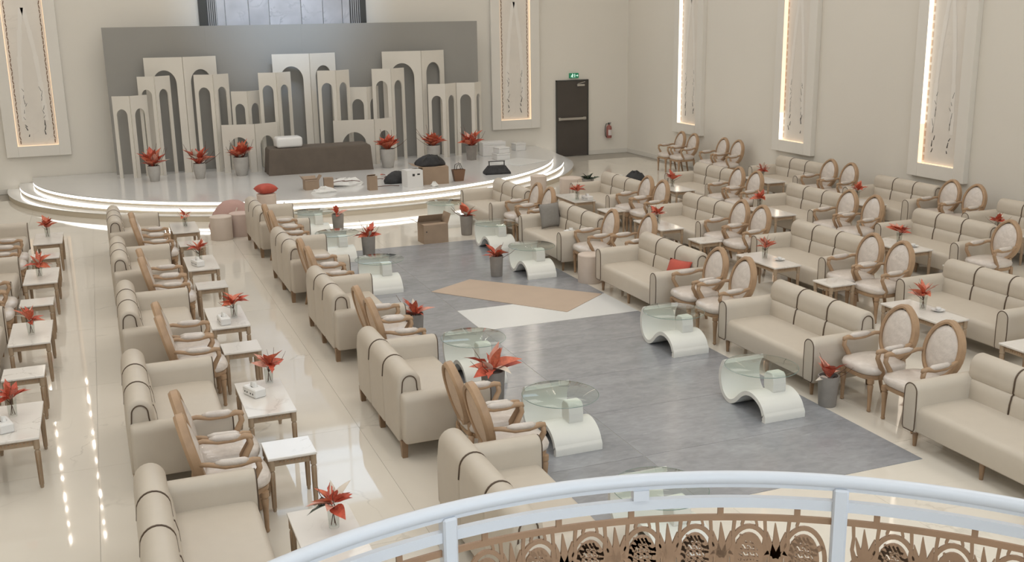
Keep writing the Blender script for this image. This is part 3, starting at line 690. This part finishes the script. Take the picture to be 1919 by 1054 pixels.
TABX = {'L0': -.98, 'L1': 1.18, 'D': [8.47, 8.60, 8.70, 8.78], 'E': [10.78, 10.95, 11.02], 'F': [13.0, 13.0, 12.98]}
TABDY = {'L0': [0, .05, .02, .05], 'L1': [-.03, -.04, -.22, -.16, -.2], 'D': [.02, -.07, -.08, -.05], 'E': [-.1, .05, -.05], 'F': [-.1, .1, 0]}
CH = {'L0': [(-1.50, 17.25, 16.66), (-1.50, 14.33, 13.74), (-1.50, 11.45, 10.87)],
 'L1': [(.68, 17.40, 16.82), (.68, 14.46, 13.86), (.72, 11.50, 10.92), (.70, 8.50, 7.90)],
 'L2': [(2.74, 17.22, 16.64), (2.76, 14.24, 13.66), (2.86, 11.24, 10.66), (2.98, 8.40, 7.78)],
 'C': [(6.90, 17.32, 16.72), (6.90, 14.28, 13.70), (6.88, 11.22, 10.60), (7.08, 8.10, 7.50)],
 'D': [(9.06, 17.10, 16.46), (9.14, 13.90, 13.34), (9.22, 11.12, 10.54), (9.30, 7.84)],
 'E': [(11.18, 17.26, 16.58), (11.29, 14.02, 13.44), (11.53, 11.05)],
 'F': [(13.42, 17.42, 16.80), (13.54, 14.26, 13.68)]}
for row, lst in GRID.items():
    left = row[0] == 'L'; rz0 = 0 if left else PI; sg = 1 if left else -1
    n = len(lst)
    for k, (rx_, y, yw) in enumerate(lst):
        x = rx_+sg*HB
        put(SOFA, 'cream sofa with brown piping, %s from the stage in the %s' % (ORD[k], ROWN[row]), x, y, 0, rz0+yw, 'cream sofas in rows')
        # pair of armchairs on the camera side of each sofa
        ny = lst[k+1][1] if k+1 < n else y-3.05
        gc = (y+ny)/2; cx, *pairs = CH[row][k] if k < len(CH[row]) else (0,)
        if len(pairs) == 2: hw_ = .286 if abs(y-ny) < 3.06 else .31; pairs = [gc+hw_, gc-hw_]
        for q, cy in enumerate(pairs):
            put(CHAIR, 'oval-back wooden armchair, %s of pair after %s sofa, %s' % ('stage side' if q == 0 else 'camera side', ORD[k], ROWN[row]), 7.24 if (row, k, q) == ('C', 1, 1) else cx, cy, 0, rz0+random.uniform(-.025, .025), 'oval-back armchairs between the sofas')
        if row in TABX:
            tx = TABX[row][k] if isinstance(TABX[row], list) else TABX[row]
            put(BIG, 'long marble table before %s sofa from stage, %s' % (ORD[k], ROWN[row]), tx, y+TABDY[row][k], 0, 0, 'marble tables in front of sofas')
            if len(pairs) and not (row == 'F'):
                put(SMALL, 'small square marble table by chairs after %s sofa, %s' % (ORD[k], ROWN[row]), tx+(-.16 if row == 'E' else 0 if left else .03), gc, 0, 0, 'small marble tables in front of chairs')
# last table of the second row from left shows at the bottom edge
# extra chairs against the right wall near the corner
for (x, y, lab) in ((13.50, 23.55, 'oval-back armchair by the right wall, farthest of four near the corner'), (13.52, 22.95, 'oval-back armchair by the right wall, second of four near the corner'), (13.66, 21.80, 'oval-back armchair by the right wall, third of four near the corner'), (13.70, 21.22, 'oval-back armchair by the right wall, nearest of four near the corner')):
    put(CHAIR, lab, x, y, 0, PI+random.uniform(-.05, .05), 'armchairs by the right wall')
# S-shaped tables
for x, y, z, lab in ((3.79, 8.55, .004, 'white S-shaped glass-top table on the left of runway, nearest the camera'), (3.64, 10.60, .004, 'white S-shaped glass-top table on the left of runway, second from camera'),
        (3.67, 14.90, .004, 'white S-shaped glass-top table on the left of runway, third from camera'), (3.52, 17.17, .004, 'white S-shaped glass-top table on the left of runway, fourth from camera'), (3.55, 19.35, 0, 'white S-shaped glass-top table at the left front of the stage'),
        (5.98, 8.47, .004, 'white S-shaped glass-top table on the right of runway, nearest the camera'), (6.20, 10.61, .004, 'white S-shaped glass-top table on the right of runway, second from camera'),
        (6.08, 14.80, .004, 'white S-shaped glass-top table on the right of runway, third from camera'), (6.22, 16.82, .004, 'white S-shaped glass-top table on the right of runway, fourth from camera'), (6.08, 19.22, 0, 'white S-shaped glass-top table at the right front of the stage'),
        (3.66, 6.40, 0, 'white S-shaped glass-top table half hidden behind the balcony railing')):
    put(STAB, lab, x, y, z, 0, 'S-shaped coffee tables beside the runway')

# ------------------------------------------------------------------ vases and goods on tables
TZ = .4755
V = [(-.99, 18.75, 'red leaf vase on the farthest table of the leftmost row', 1), (-1.0, 15.72, 'red leaf vase on the second table of the leftmost row', 2), (-.97, 12.70, 'red leaf vase on the third table of the leftmost row', 3), (-1.0, 9.95, 'red leaf vase on the nearest table of the leftmost row, cut by picture edge', 4),
     (1.2, 18.68, 'sparse red leaf vase on the table nearest the stage, second row from left', 5), (1.17, 15.75, 'red leaf vase on the second table, second row from the left', 6), (1.26, 12.44, 'red leaf vase on the third table, second row from the left', 7), (1.28, 9.9, 'red leaf vase on the fourth table, second row from the left', 8), (1.23, 6.68, 'red leaf vase with dark green leaves on the table just behind the railing', 9),
     (8.38, 18.1, 'red leaf vase on the farthest table, second row right of the runway', 10), (8.58, 15.3, 'red leaf vase on the second table, second row right of the runway', 11), (8.68, 12.36, 'red leaf vase on the third table, second row right of the runway', 12), (8.8, 9.34, 'red leaf vase on the nearest table, second row right of the runway', 13),
     (10.75, 18.6, 'red leaf vase on the farthest table, third row right of the runway', 14), (10.98, 15.85, 'pink leaf vase on the second table, third row right of the runway', 15), (11.1, 12.38, 'red leaf vase on the nearest table, third row right of the runway', 16),
     (12.98, 18.7, 'red leaf vase on the far table along the right wall', 17), (13.1, 15.8, 'red leaf vase on the near table along the right wall', 18)]
for x, y, lab, sd in V:
    vase(lab, x, y, TZ, sd, n=15 if sd != 5 else 6, ln=.165, green=2 if sd == 9 else 0)
vase('red leaf vase by the right edge of the picture, along the right wall', 13.0, 12.35, TZ, 19, n=14, ln=.165)
for x, y, lab in ((-1.05, 9.62, 'tissue box on the nearest table of the leftmost row'), (1.12, 15.5, 'tissue box on the second table, second row from the left'), (1.12, 12.25, 'tissue box on the third table, second row from the left'), (1.10, 9.62, 'white tissue box on the fourth table, second row from the left'), (8.55, 18.0, 'white tissue box on the farthest table, second row right of the runway'), (8.62, 15.6, 'tissue box on the second table, second row right of the runway')):
    tissue_box(lab, x, y, TZ, random.uniform(-.5, .5))
for x, y, lab in ((8.82, 12.2, 'small white dish on the third table, second row right of runway'), (8.92, 9.22, 'small white dish on the nearest table, second row right of runway'), (11.12, 12.1, 'small white dish on the nearest table, third row right of runway')): dish(lab, x, y, TZ)
tissue_box('white tissue box lying on the sofa seat beside the grey cushion', 7.0, 15.35, .417, .6)
cushion('cushion', 'grey square cushion leaning on the arm of a sofa', 'grey_cloth', .42, .42, .12, (6.95, 16.10, .63), (math.radians(76), 0, math.radians(12)))
cushion('cushion', 'red cushion lying against the sofa back right of runway', 'red_cloth', .38, .36, .12, (7.02, 11.98, .535), (math.radians(60), 0, math.radians(-70)))

# pots on the floor beside the runway
pot('grey pot of red leaves between two S-tables, left of runway near the camera', 3.50, 9.62, .004, 31, POT_A, 1.0, 17, .25)
pot('grey pot of red leaves on the runway beside the third right S-table', 5.50, 14.85, .004, 32, POT_A, .85, 15, .22)
pot('grey pot of pale red leaves on the right edge of runway before the stage', 6.13, 18.10, 0, 33, POT_A, .95, 13, .22)
pot('grey pot of red leaves on the left of the runway, fourth from camera', 4.02, 17.05, .004, 34, POT_A, .95, 15, .22)
pot('grey pot of red leaves at the left front of the stage', 4.02, 19.45, 0, 35, POT_A, .9, 8, .2, .4)
pot('grey pot of red leaves beside the armchairs, left of runway third from camera', 3.40, 12.15, .004, 36, POT_A, .9, 15, .22)
pot('grey pot of red and cream leaves beside the armchairs right of runway', 6.62, 8.24, 0, 37, POT_A, .85, 11, .2, .45)
# pots on the stage
for i, (x, y, s_, me, lab) in enumerate(((1.06, 25.45, .85, POT_B, 'light grey pot of red leaves on stage, leftmost'), (2.07, 25.40, .85, POT_B, 'light grey pot of red leaves on stage, second from left'), (3.03, 25.45, 1.05, POT_B, 'light grey pot of red leaves left of the brown bench'), (6.51, 25.10, 1.1, POT_B, 'light grey pot of red leaves just right of the brown bench'), (7.84, 25.6, 1.0, POT_B, 'light grey pot of red leaves behind the cardboard boxes'), (8.80, 25.43, 1.0, SQ, 'square grey pot of red leaves on stage, rightmost'))):
    pot(lab, x, y, SZ, 50+i, me, s_, 30, .38, .16, 'potted red leaves on the stage')

# ------------------------------------------------------------------ stage goods
def wrinkled(lx, ly, h, flare, n=14, amp=.02, seed=1, top=.06):
    rnd = random.Random(seed); b = MB(); rs = []
    m_ = 4*n
    def base(k, sx, sy):
        u = (k % n)/n; e = k//n
        return [(-1+2*u, -1), (1, -1+2*u), (1-2*u, 1), (-1, 1-2*u)][e]
    ph = [rnd.uniform(0, 6) for _ in range(6)]
    for z, s_ in ((0, 1+flare), (h*.3, 1+flare*.6), (h*.7, 1+flare*.15), (h-top, 1.0), (h-top*.3, .985), (h, .95), (h, .5), (h, .02)):
        r = []
        for k in range(m_):
            x, y = base(k, 1, 1); w_ = amp*(1-z/h*.8)*(math.sin(k*.9+ph[0])+.6*math.sin(k*2.1+ph[1]))
            x *= lx/2; y *= ly/2; L_ = math.hypot(x, y)
            r.append((x*s_+w_*(1 if abs(x) > lx*.45 else .2)*(1 if x > 0 else -1), y*s_+w_*(1 if abs(y) > ly*.45 else .2)*(1 if y > 0 else -1), z))
        rs.append(r)
    return b.rings(rs)
def sack(w_, d_, h_, seed, n=22):
    rr = random.Random(seed); rs = []
    for f, z in ((.96, 0), (1.03, .10), (1.0, .28), (.88, .52), (.68, .76), (.42, .92), (.15, 1.0), (.02, 1.0)):
        rs.append([(w_/2*f*math.cos(2*PI*j/n)*rr.uniform(.93, 1.06), d_/2*f*math.sin(2*PI*j/n)*rr.uniform(.93, 1.06), h_*z*rr.uniform(.93, 1.04) if z else 0) for j in range(n)])
    return MB().rings(rs)
t = thing('bench', 'long bench under a dark brown cloth in the middle of the stage', 'bench', (4.86, 25.35, SZ), -.02)
wrinkled(2.42, .72, .62, .03, amp=.012, seed=4).build('cloth_cover', 'bench_cloth', t, smooth=40)
MB().box(-1.1, 1.1, -.28, .28, .01, .57).build('bench_frame', 'leg_wood', t)
cu = MB().box(-.31, .31, -.22, .22, 0, .25).build('bolster', 'white_vinyl', None, (4.14, 25.3, SZ+.625), (0, 0, .03), smooth=50, bevel=.06, seg=4); tag(cu, 'white block bolster lying on the brown bench', 'bolster')
def carton(name, label, x, y, z, lx, ly, h, rz=0, m='cardboard', flaps=True, group=None, cat='box', op=(1.9, 2.3, .6, 2.2)):
    t = thing(name, label, cat, (x, y, z), rz, group)
    th = .006
    b = MB()
    b.box(-lx/2, lx/2, -ly/2, ly/2, 0, th); b.box(-lx/2, -lx/2+th, -ly/2, ly/2, th, h); b.box(lx/2-th, lx/2, -ly/2, ly/2, th, h); b.box(-lx/2+th, lx/2-th, -ly/2, -ly/2+th, th, h); b.box(-lx/2+th, lx/2-th, ly/2-th, ly/2, th, h)
    b.build('body', m, t)
    if flaps:
        f1 = MB().box(-lx/2, lx/2, 0, ly/2, -th, 0); f2 = MB().box(0, lx/2, -ly/2, ly/2, -th, 0)
        MB().box(-lx/2, lx/2, 0, ly*.48, -th, 0).build('flap', m, t, (0, -ly/2, h), (op[0]*1.0, 0, 0))
        MB().box(-lx/2, lx/2, -ly*.48, 0, -th, 0).build('flap', m, t, (0, ly/2, h), (-op[1], 0, 0))
        MB().box(0, lx*.4, -ly/2, ly/2, -th, 0).build('flap', m, t, (-lx/2, 0, h), (0, -op[2], 0))
        MB().box(-lx*.4, 0, -ly/2, ly/2, -th, 0).build('flap', m, t, (lx/2, 0, h), (0, op[3], 0))
    return t
t = carton('cardboard_box', 'open cardboard box on the floor before the stage steps', 5.38, 17.78, 0, .46, .34, .34, .06, op=(.02, 1.0, 2.6, 1.9))
MB().lathe([(.001, 0), (.012, 0), (.012, .002), (.001, .002)], 10).build('hand_hole', 'ink', t, (-.18, -.172, .22), (PI/2, 0, 0))
carton('cardboard_box', 'brown carton with a black bag on it near the stage edge', 6.78, 22.2, SZ, .58, .5, .38, -.1, op=(.02, .02, 2.9, .03))
t = thing('cloth_bag', 'crumpled black bag lying on the brown carton', 'bag', (6.72, 22.25, SZ+.384))
sack(.70, .42, .24, 9).build('sack', 'black_cloth', t, smooth=50)
MB().tube([(-.2, -.13, .12), (-.1, -.17, .24), (.12, -.17, .24), (.2, -.13, .12)], .012).build('strap', 'stripe_dark', t)
t = carton('white_box', 'open white carton left of the brown carton on stage', 6.22, 21.95, SZ, .36, .34, .36, .1, 'white_vinyl', True, op=(.02, .02, .03, .03))
MB().box(-.06, -.01, -.176, -.171, .24, .29).box(.05, .11, -.176, -.171, .26, .29).build('print', 'ink', t)
t = thing('cloth_bag', 'flat black bag slumped behind the white carton', 'bag', (6.05, 22.6, SZ), .2)
sack(.62, .36, .26, 12).build('sack', 'black_cloth', t, smooth=50)
t = thing('handbag', 'small brown open-top basket bag right of the cartons', 'bag', (7.36, 22.2, SZ))
MB().rings([[(x*k, y*k*.6, z) for x, y in ((-1, -1), (1, -1), (1, 1), (-1, 1))] for z, k in ((0, .10), (.26, .14), (.26, .13), (.02, .09))]).build('body', 'brown_leather', t)
for s in (-1, 1): MB().tube([(-.07, s*.07, .25), (-.05, s*.07, .36), (.03, s*.05, .40), (.08, s*.07, .25)], .008).build('handle', 'stripe_dark', t)
carton('cardboard_box', 'flat open brown carton at the left of the packing mess on stage', 4.12, 22.55, SZ, .30, .24, .2, .05, op=(.0, 2.6, 2.2, 2.2))
carton('cardboard_box', 'small upright brown carton beside the flat one on stage', 4.48, 22.45, SZ, .2, .2, .24, -.1, op=(.0, .02, .02, .02))
carton('cardboard_box', 'narrow upright brown carton alone near the stage edge', 5.30, 21.85, SZ, .18, .16, .30, .1, op=(.02, .4, .02, .02))
rnd = random.Random(5)
def crumple(name, label, x, y, z, r, h, m, seed, n=5, cat='paper', rz=0, sy=1):
    rr = random.Random(seed); b = MB(); rs = []
    for k, (f, zz) in enumerate(((1, 0), (1.05, .25), (.8, .6), (.5, .9), (.1, 1))):
        rs.append([(r*f*math.cos(2*PI*j/12)*rr.uniform(.6, 1.25), sy*r*f*math.sin(2*PI*j/12)*rr.uniform(.6, 1.25), h*zz*rr.uniform(.7, 1.2) if k else 0) for j in range(12)])
    o = b.rings(rs).build(name, m, None, (x, y, z), (0, 0, rz)); return tag(o, label, cat)
crumple('paper_heap', 'heap of crumpled white wrapping paper at the front of the stage', 4.28, 22.0, SZ, .24, .12, 'paper', 3, sy=.6)
crumple('paper_heap', 'larger spread of white paper and plastic on the stage floor', 4.95, 22.75, SZ, .42, .16, 'paper', 8, sy=.55)
crumple('tissue_wad', 'small white wad in front of the brown carton on stage', 6.65, 21.72, SZ, .09, .10, 'paper', 11)
crumple('plastic_bag', 'white plastic bag beside the pedestal with the red cushion', 3.24, 20.75, 0, .10, .42, 'paper', 13, cat='bag')
for q, (x, y, a, l_) in enumerate(((4.75, 22.6, .3, .34), (5.0, 22.55, -.5, .4), (5.12, 22.75, .9, .3), (4.85, 22.95, -1.0, .28), (5.65, 22.1, -.15, .6), (5.75, 23.2, .1, .3), (6.05, 23.5, .8, .22))):
    o = MB().tube([(-l_/2, 0, .01), (-l_*.1, .03, .02), (l_*.2, -.02, .03), (l_/2, .02, .012)], .008, 5).build('twig', 'stem', None, (x, y, SZ+(.10 if q < 4 else 0)), (0, 0, a))
    tag(o, ['dark twig on the white paper, leftmost', 'dark twig across the middle of the white paper', 'dark twig at the right of the white paper', 'dark twig at the back of the white paper', 'long thin twig on stage right of the narrow carton', 'short twig on the bare stage behind the carton', 'short reddish twig on stage before the rightmost bench end'][q], 'twig', 'loose twigs on the stage')
for q, (x, y, a) in enumerate(((5.95, 23.7, .4), (6.2, 23.6, 2.0), (5.85, 22.9, 1.0))):
    o = link('fallen_leaf', LEAVES[0], None, (x, y, SZ+.03), (0, -.05, a), .16); tag(o, ['fallen red leaf on stage nearest the bench', 'fallen red leaf on stage nearest the pot right of the bench', 'fallen red leaf on stage nearest the white carton'][q], 'leaf', 'fallen leaves on the stage')
t = thing('folded_stool', 'black cloth folding stool on the stage near its right edge', 'stool', (8.52, 22.85, SZ), -.12)
MB().rings([[(x*kx, y*ky, z) for x, y in ((-1, -1), (1, -1), (1, 1), (-1, 1))] for z, kx, ky in ((0, .30, .16), (.04, .30, .16), (.19, .20, .07))]).build('cloth_body', 'black_cloth', t)
for s in (-1, 1): MB().tube([(s*.18, 0, .10), (s*.18, 0, .29)], .014).build('leg', 'stripe_dark', t)
MB().tube([(-.2, 0, .29), (.2, 0, .29)], .012).build('top_bar', 'stripe_dark', t)
def solidbox(name, label, x, y, z, lx, ly, h, rz, m='white_vinyl', bev=.01, cat='box', group=None):
    t = thing(name, label, cat, (x, y, z), rz, group)
    MB().box(-lx/2, lx/2, -ly/2, ly/2, 0, h*.8).build('body', m, t, bevel=bev, seg=1)
    MB().box(-lx/2-.006, lx/2+.006, -ly/2-.006, ly/2+.006, h*.8, h).build('lid', m, t, bevel=bev*.6, seg=1)
solidbox('white_box', 'large white box at the right end of the backdrop', 9.62, 26.1, SZ, .62, .4, .36, -.1)
solidbox('white_box', 'white box in front of the large white box on stage', 9.52, 25.2, SZ, .36, .34, .16, .05)
solidbox('white_box', 'white box stacked on another before the large white box', 9.54, 25.22, SZ+.162, .32, .3, .15, .2)
solidbox('white_box', 'small white cube box alone at the right back of the stage', 10.62, 26.75, SZ, .3, .3, .2, .1)
o = MB().box(-.55, .55, -.5, .5, 0, .012).build('foam_sheet', 'white_slab', None, (9.75, 24.5, SZ), (0, 0, .5), bevel=.003, seg=1); tag(o, 'flat off-white sheet lying on the right of the stage', 'sheet')

# ------------------------------------------------------------------ poufs and pedestals
def pouf(name, label, x, y, z, r, h, m, group='round poufs'):
    t = thing(name, label, 'pouf', (x, y, z), 0, group)
    MB().lathe([(r*.97, 0), (r, .01), (r, h-.025), (r*.99, h-.012), (0, h-.012)], 28).build('drum', m, t, smooth=40)
    MB().lathe([(r*1.0, h-.03), (r*1.01, h-.018), (r*.985, h-.004), (r*.9, h+.004), (0, h+.008)], 28, cap=False).build('seat_pad', m, t, smooth=50)
pouf('pouf', 'round beige pouf, left one of the pair before the stage steps', 1.90, 19.72, 0, .2, .43, 'pouf')
pouf('pouf', 'round pinkish pouf, right one of the pair before the stage steps', 2.27, 19.92, 0, .2, .43, 'pouf_pink')
pouf('pouf', 'tall round beige pouf with a red cushion on it', 2.92, 20.88, 0, .19, .60, 'pouf')
pouf('pouf', 'round beige pouf squeezed between chair and sofa right of runway', 6.66, 13.92, 0, .185, .43, 'pouf')
pouf('pouf', 'tall slim cream round pedestal before the stage', 8.22, 19.62, 0, .165, .76, 'pouf')
pouf('pouf', 'wide cream round pedestal behind a table right of the stage', 9.18, 20.15, 0, .235, .58, 'pouf')
pouf('pouf', 'small white round tub on the floor near the door', 11.55, 22.5, 0, .085, .16, 'white_vinyl')
cushion('cushion', 'plump red cushion lying on the tall beige pouf', 'red_cloth', .40, .36, .2, (2.92, 20.88, .70), (0, 0, .3))
t = thing('bean_bag', 'slumped dusty-pink cloth heap behind the pair of poufs', 'bean bag', (2.20, 20.52, 0), .1)
b = MB(); rr = random.Random(3); rs = []
for f, z in ((1, 0), (1.06, .10), (1.0, .22), (.82, .38), (.6, .50), (.35, .57), (.08, .59)):
    rs.append([(.42*f*math.cos(2*PI*j/20)*rr.uniform(.95, 1.06), .30*f*math.sin(2*PI*j/20)*rr.uniform(.95, 1.06), z) for j in range(20)])
b.rings(rs).build('cloth', 'pink_cloth', t, smooth=0)
MB().tube([(.05, -.25, .47), (-.02, -.30, .35), (-.12, -.325, .24)], .012).build('seam', 'pouf', t)
t = thing('garment_bag', 'dark grey slumped bag behind the sofa near the end wall', 'bag', (10.55, 19.85, 0), -.5)
sack(.72, .4, .66, 21).build('sack', 'black_cloth', t, smooth=50)
t = thing('striped_box', 'small black and white striped box beside the slim pedestal', 'box', (8.72, 20.35, 0))
MB().box(-.11, .11, -.09, .09, 0, .28).build('body', 'white_vinyl', t)
for q in range(4): MB().box(-.10+q*.055, -.075+q*.055, -.094, -.09, .14, .27).build('stripe', 'ink', t)
t = thing('floor_plant', 'low dark green plant on the floor by the stage end', 'plant', (10.75, 22.6, 0))
MB().lathe([(.0, 0), (.12, 0), (.15, .12), (.13, .12), (0, .1)], 14, cap=False).build('tray', 'pot_grey', t, smooth=40)
rr = random.Random(2)
for k in range(16): link('leaf', LEAVES[6], t, (rr.uniform(-.1, .1), rr.uniform(-.1, .1), .11), (rr.uniform(-.5, .5), -rr.uniform(.1, 1.1), rr.uniform(0, 6.3)), rr.uniform(.14, .24))

# cardboard sheet on the runway
z = .0045
o = MB().prism([(4.28, 14.33), (5.64, 12.51), (6.49, 13.17), (5.04, 14.80)], z, z+.006).build('cardboard_sheet', 'cardboard_sheet'); tag(o, 'large tan cardboard sheet lying across the grey runway', 'sheet')

# ------------------------------------------------------------------ balcony and railing
BX, BY, BR = .661, .624, 1.151
t = thing('balcony_railing', 'curved white handrail with bronze openwork panels in the foreground', 'railing', (BX, BY, 2.05))
def P(a, r, z): return (r*math.cos(math.radians(a)), r*math.sin(math.radians(a)), z-2.05)
A0, A1 = -25, 205
def curve_box(r0, r1, z0, z1, a0=A0, a1=A1, n=90):
    return MB().rings([[P(a0+(a1-a0)*i/n, r, z_) for r, z_ in ((r0, z0), (r1, z0), (r1, z1), (r0, z1))] for i in range(n+1)])
MB().rings([[P(A0+(A1-A0)*i/110, BR+.0145*math.cos(2*PI*j/14), 2.985+.0135*math.sin(2*PI*j/14)) for j in range(14)] for i in range(111)]).build('handrail', 'rail_white', t, smooth=0)
curve_box(BR-.007, BR+.007, 2.966, 2.974).build('handrail_web', 'rail_white', t)
curve_box(BR-.007, BR+.007, 2.921, 2.943).build('middle_rail', 'rail_white', t, smooth=30, bevel=0)
curve_box(BR-.012, BR+.012, 2.13, 2.17).build('bottom_rail', 'rail_white', t, smooth=30)
POSTS = [-24, 16, 55.6, 95.8, 136, 176]
pm = MB().box(-.015, .015, -.015, .015, 0, .922).mesh('post', 'rail_white', None, .004, 1)
for a in POSTS: link('post', pm, t, P(a, BR, 2.05), (0, 0, math.radians(a)))
bm_ = MB().box(-.012, .012, -.016, .016, 2.944-2.944, .022).mesh('baluster', 'rail_white')
for a in (35.5, 75.7, 116, 156): link('baluster', bm_, t, P(a, BR, 2.944), (0, 0, math.radians(a)))
# bronze openwork
ZT = 2.903
curve_box(BR-.003, BR+.003, ZT-.013, ZT, A0, A1, 120).build('panel_bar', 'bronze', t)
curve_box(BR-.003, BR+.003, 2.20, 2.215, A0, A1, 120).build('panel_bar', 'bronze', t)
def strip(pts, w_, th=.006):       # flat bent bar in the local (y,z) plane, thickness in x
    b = MB(); pts = [Vector(p) for p in pts]; rs = []
    for i, p in enumerate(pts):
        a = pts[max(0, i-1)]; c = pts[min(len(pts)-1, i+1)]; d = (c-a).normalized(); n = Vector((-d.y, d.x))
        ww = w_[i] if isinstance(w_, list) else w_
        q0, q1 = p-n*ww/2, p+n*ww/2
        rs.append([(-th/2, q0.x, q0.y), (th/2, q0.x, q0.y), (th/2, q1.x, q1.y), (-th/2, q1.x, q1.y)])
    return b.rings(rs)
def ell(rx, rz, cz, a0, a1, n=28): return [(rx*math.cos(math.radians(a0+(a1-a0)*i/n)), cz+rz*math.sin(math.radians(a0+(a1-a0)*i/n))) for i in range(n+1)]
ROWS = [-.101-.168*k for k in range(4)]            # oval medallions stacked in four rows
med_m = strip(ell(.0435, .0745, 0, 0, 360, 36), .009).mesh('medallion_ring', 'bronze')
inn = strip(ell(.0265, .054, 0, 0, 360, 32), .012); rr = random.Random(4)
zz = .048
while zz > -.05:
    hw = .030*math.sqrt(max(0, 1-(zz/.060)**2))
    b_ = strip([(-hw, zz-.006+rr.uniform(-.003, .003)), (-hw*.3, zz+rr.uniform(-.004, .004)), (hw*.4, zz-.002+rr.uniform(-.004, .004)), (hw, zz+.005+rr.uniform(-.003, .003))], .0052); inn.add(b_.v, b_.f)
    for u in (-.62, -.2, .25, .66):
        y0 = hw*u; b_ = strip([(y0-.003, zz-.009), (y0+.002, zz-.001), (y0+.006, zz+.007)], .0042); inn.add(b_.v, b_.f)
    zz -= .0135
for a in (-28, 28, 152, 208):
    ca, sa = math.cos(math.radians(a)), math.sin(math.radians(a)); b_ = strip([(.027*ca, .055*sa), (.044*ca, .075*sa)], .010); inn.add(b_.v, b_.f)
inn_m = inn.mesh('medallion_filigree', 'bronze')
pal = MB()
def padd(pts, w_):
    b_ = strip(pts, w_); pal.add(b_.v, b_.f)
padd([(0, -.088), (0, -.05), (0, -.02), (.001, .02), (0, .045), (.002, .066), (.003, .082)], [.030, .030, .026, .020, .013, .007, .002])
for s in (-1, 1):
    padd([(0, .005), (s*.010, .03), (s*.015, .048), (s*.018, .062)], [.012, .010, .007, .002])
    padd([(0, .012), (s*.016, .016), (s*.022, .006), (s*.0215, -.02), (s*.012, -.045)], [.012, .011, .009, .007, .009])
    padd([(s*.0245, .088), (s*.0225, .06), (s*.0245, .035), (s*.018, .012)], [.007, .0065, .0075, .011])
    padd([(s*.0425, .088), (s*.040, .078), (s*.043, .068)], [.006, .0055, .008])
padd([(-.024, -.086), (0, -.082), (.024, -.086)], [.008, .010, .008])
pal_m = pal.mesh('palmette', 'bronze')
tab_m = MB().box(-.003, .003, -.006, .006, 0, .020).mesh('tab', 'bronze')
STEP = 5.5
for a in [58.9+STEP*k for k in range(7)]+[50.2-STEP*k for k in range(7)]+[100.2+STEP*k for k in range(6)]:
    for z_ in ROWS:
        link('medallion_ring', med_m, t, P(a, BR, ZT+z_), (0, 0, math.radians(a)))
        link('medallion_filigree', inn_m, t, P(a, BR, ZT+z_), (0, 0, math.radians(a)))['kind'] = 'stuff'
        b_ = a+STEP/2
        if min(abs(b_-p) for p in POSTS) > 1.2: link('palmette', pal_m, t, P(b_, BR, ZT+z_), (0, 0, math.radians(b_)))
for a in (43.0, 52.0, 59.7, 67.4, 76.6, 84.2, 92.0, 101, 109, 118, 127, 34, 25): link('tab', tab_m, t, P(a, BR, ZT-.001), (0, 0, math.radians(a)))
# balcony slab carrying the railing
slab = [(BX+(BR+.10)*math.cos(math.radians(A0+(A1-A0)*i/60)), BY+(BR+.10)*math.sin(math.radians(A0+(A1-A0)*i/60))) for i in range(61)]
struct(MB().prism(slab+[(-2.2, .1), (-2.2, YB), (4.2, YB), (4.2, .1)], 1.75, 2.05).build('floor_balcony', 'trim'), 'balcony slab under the white railing', 'balcony')
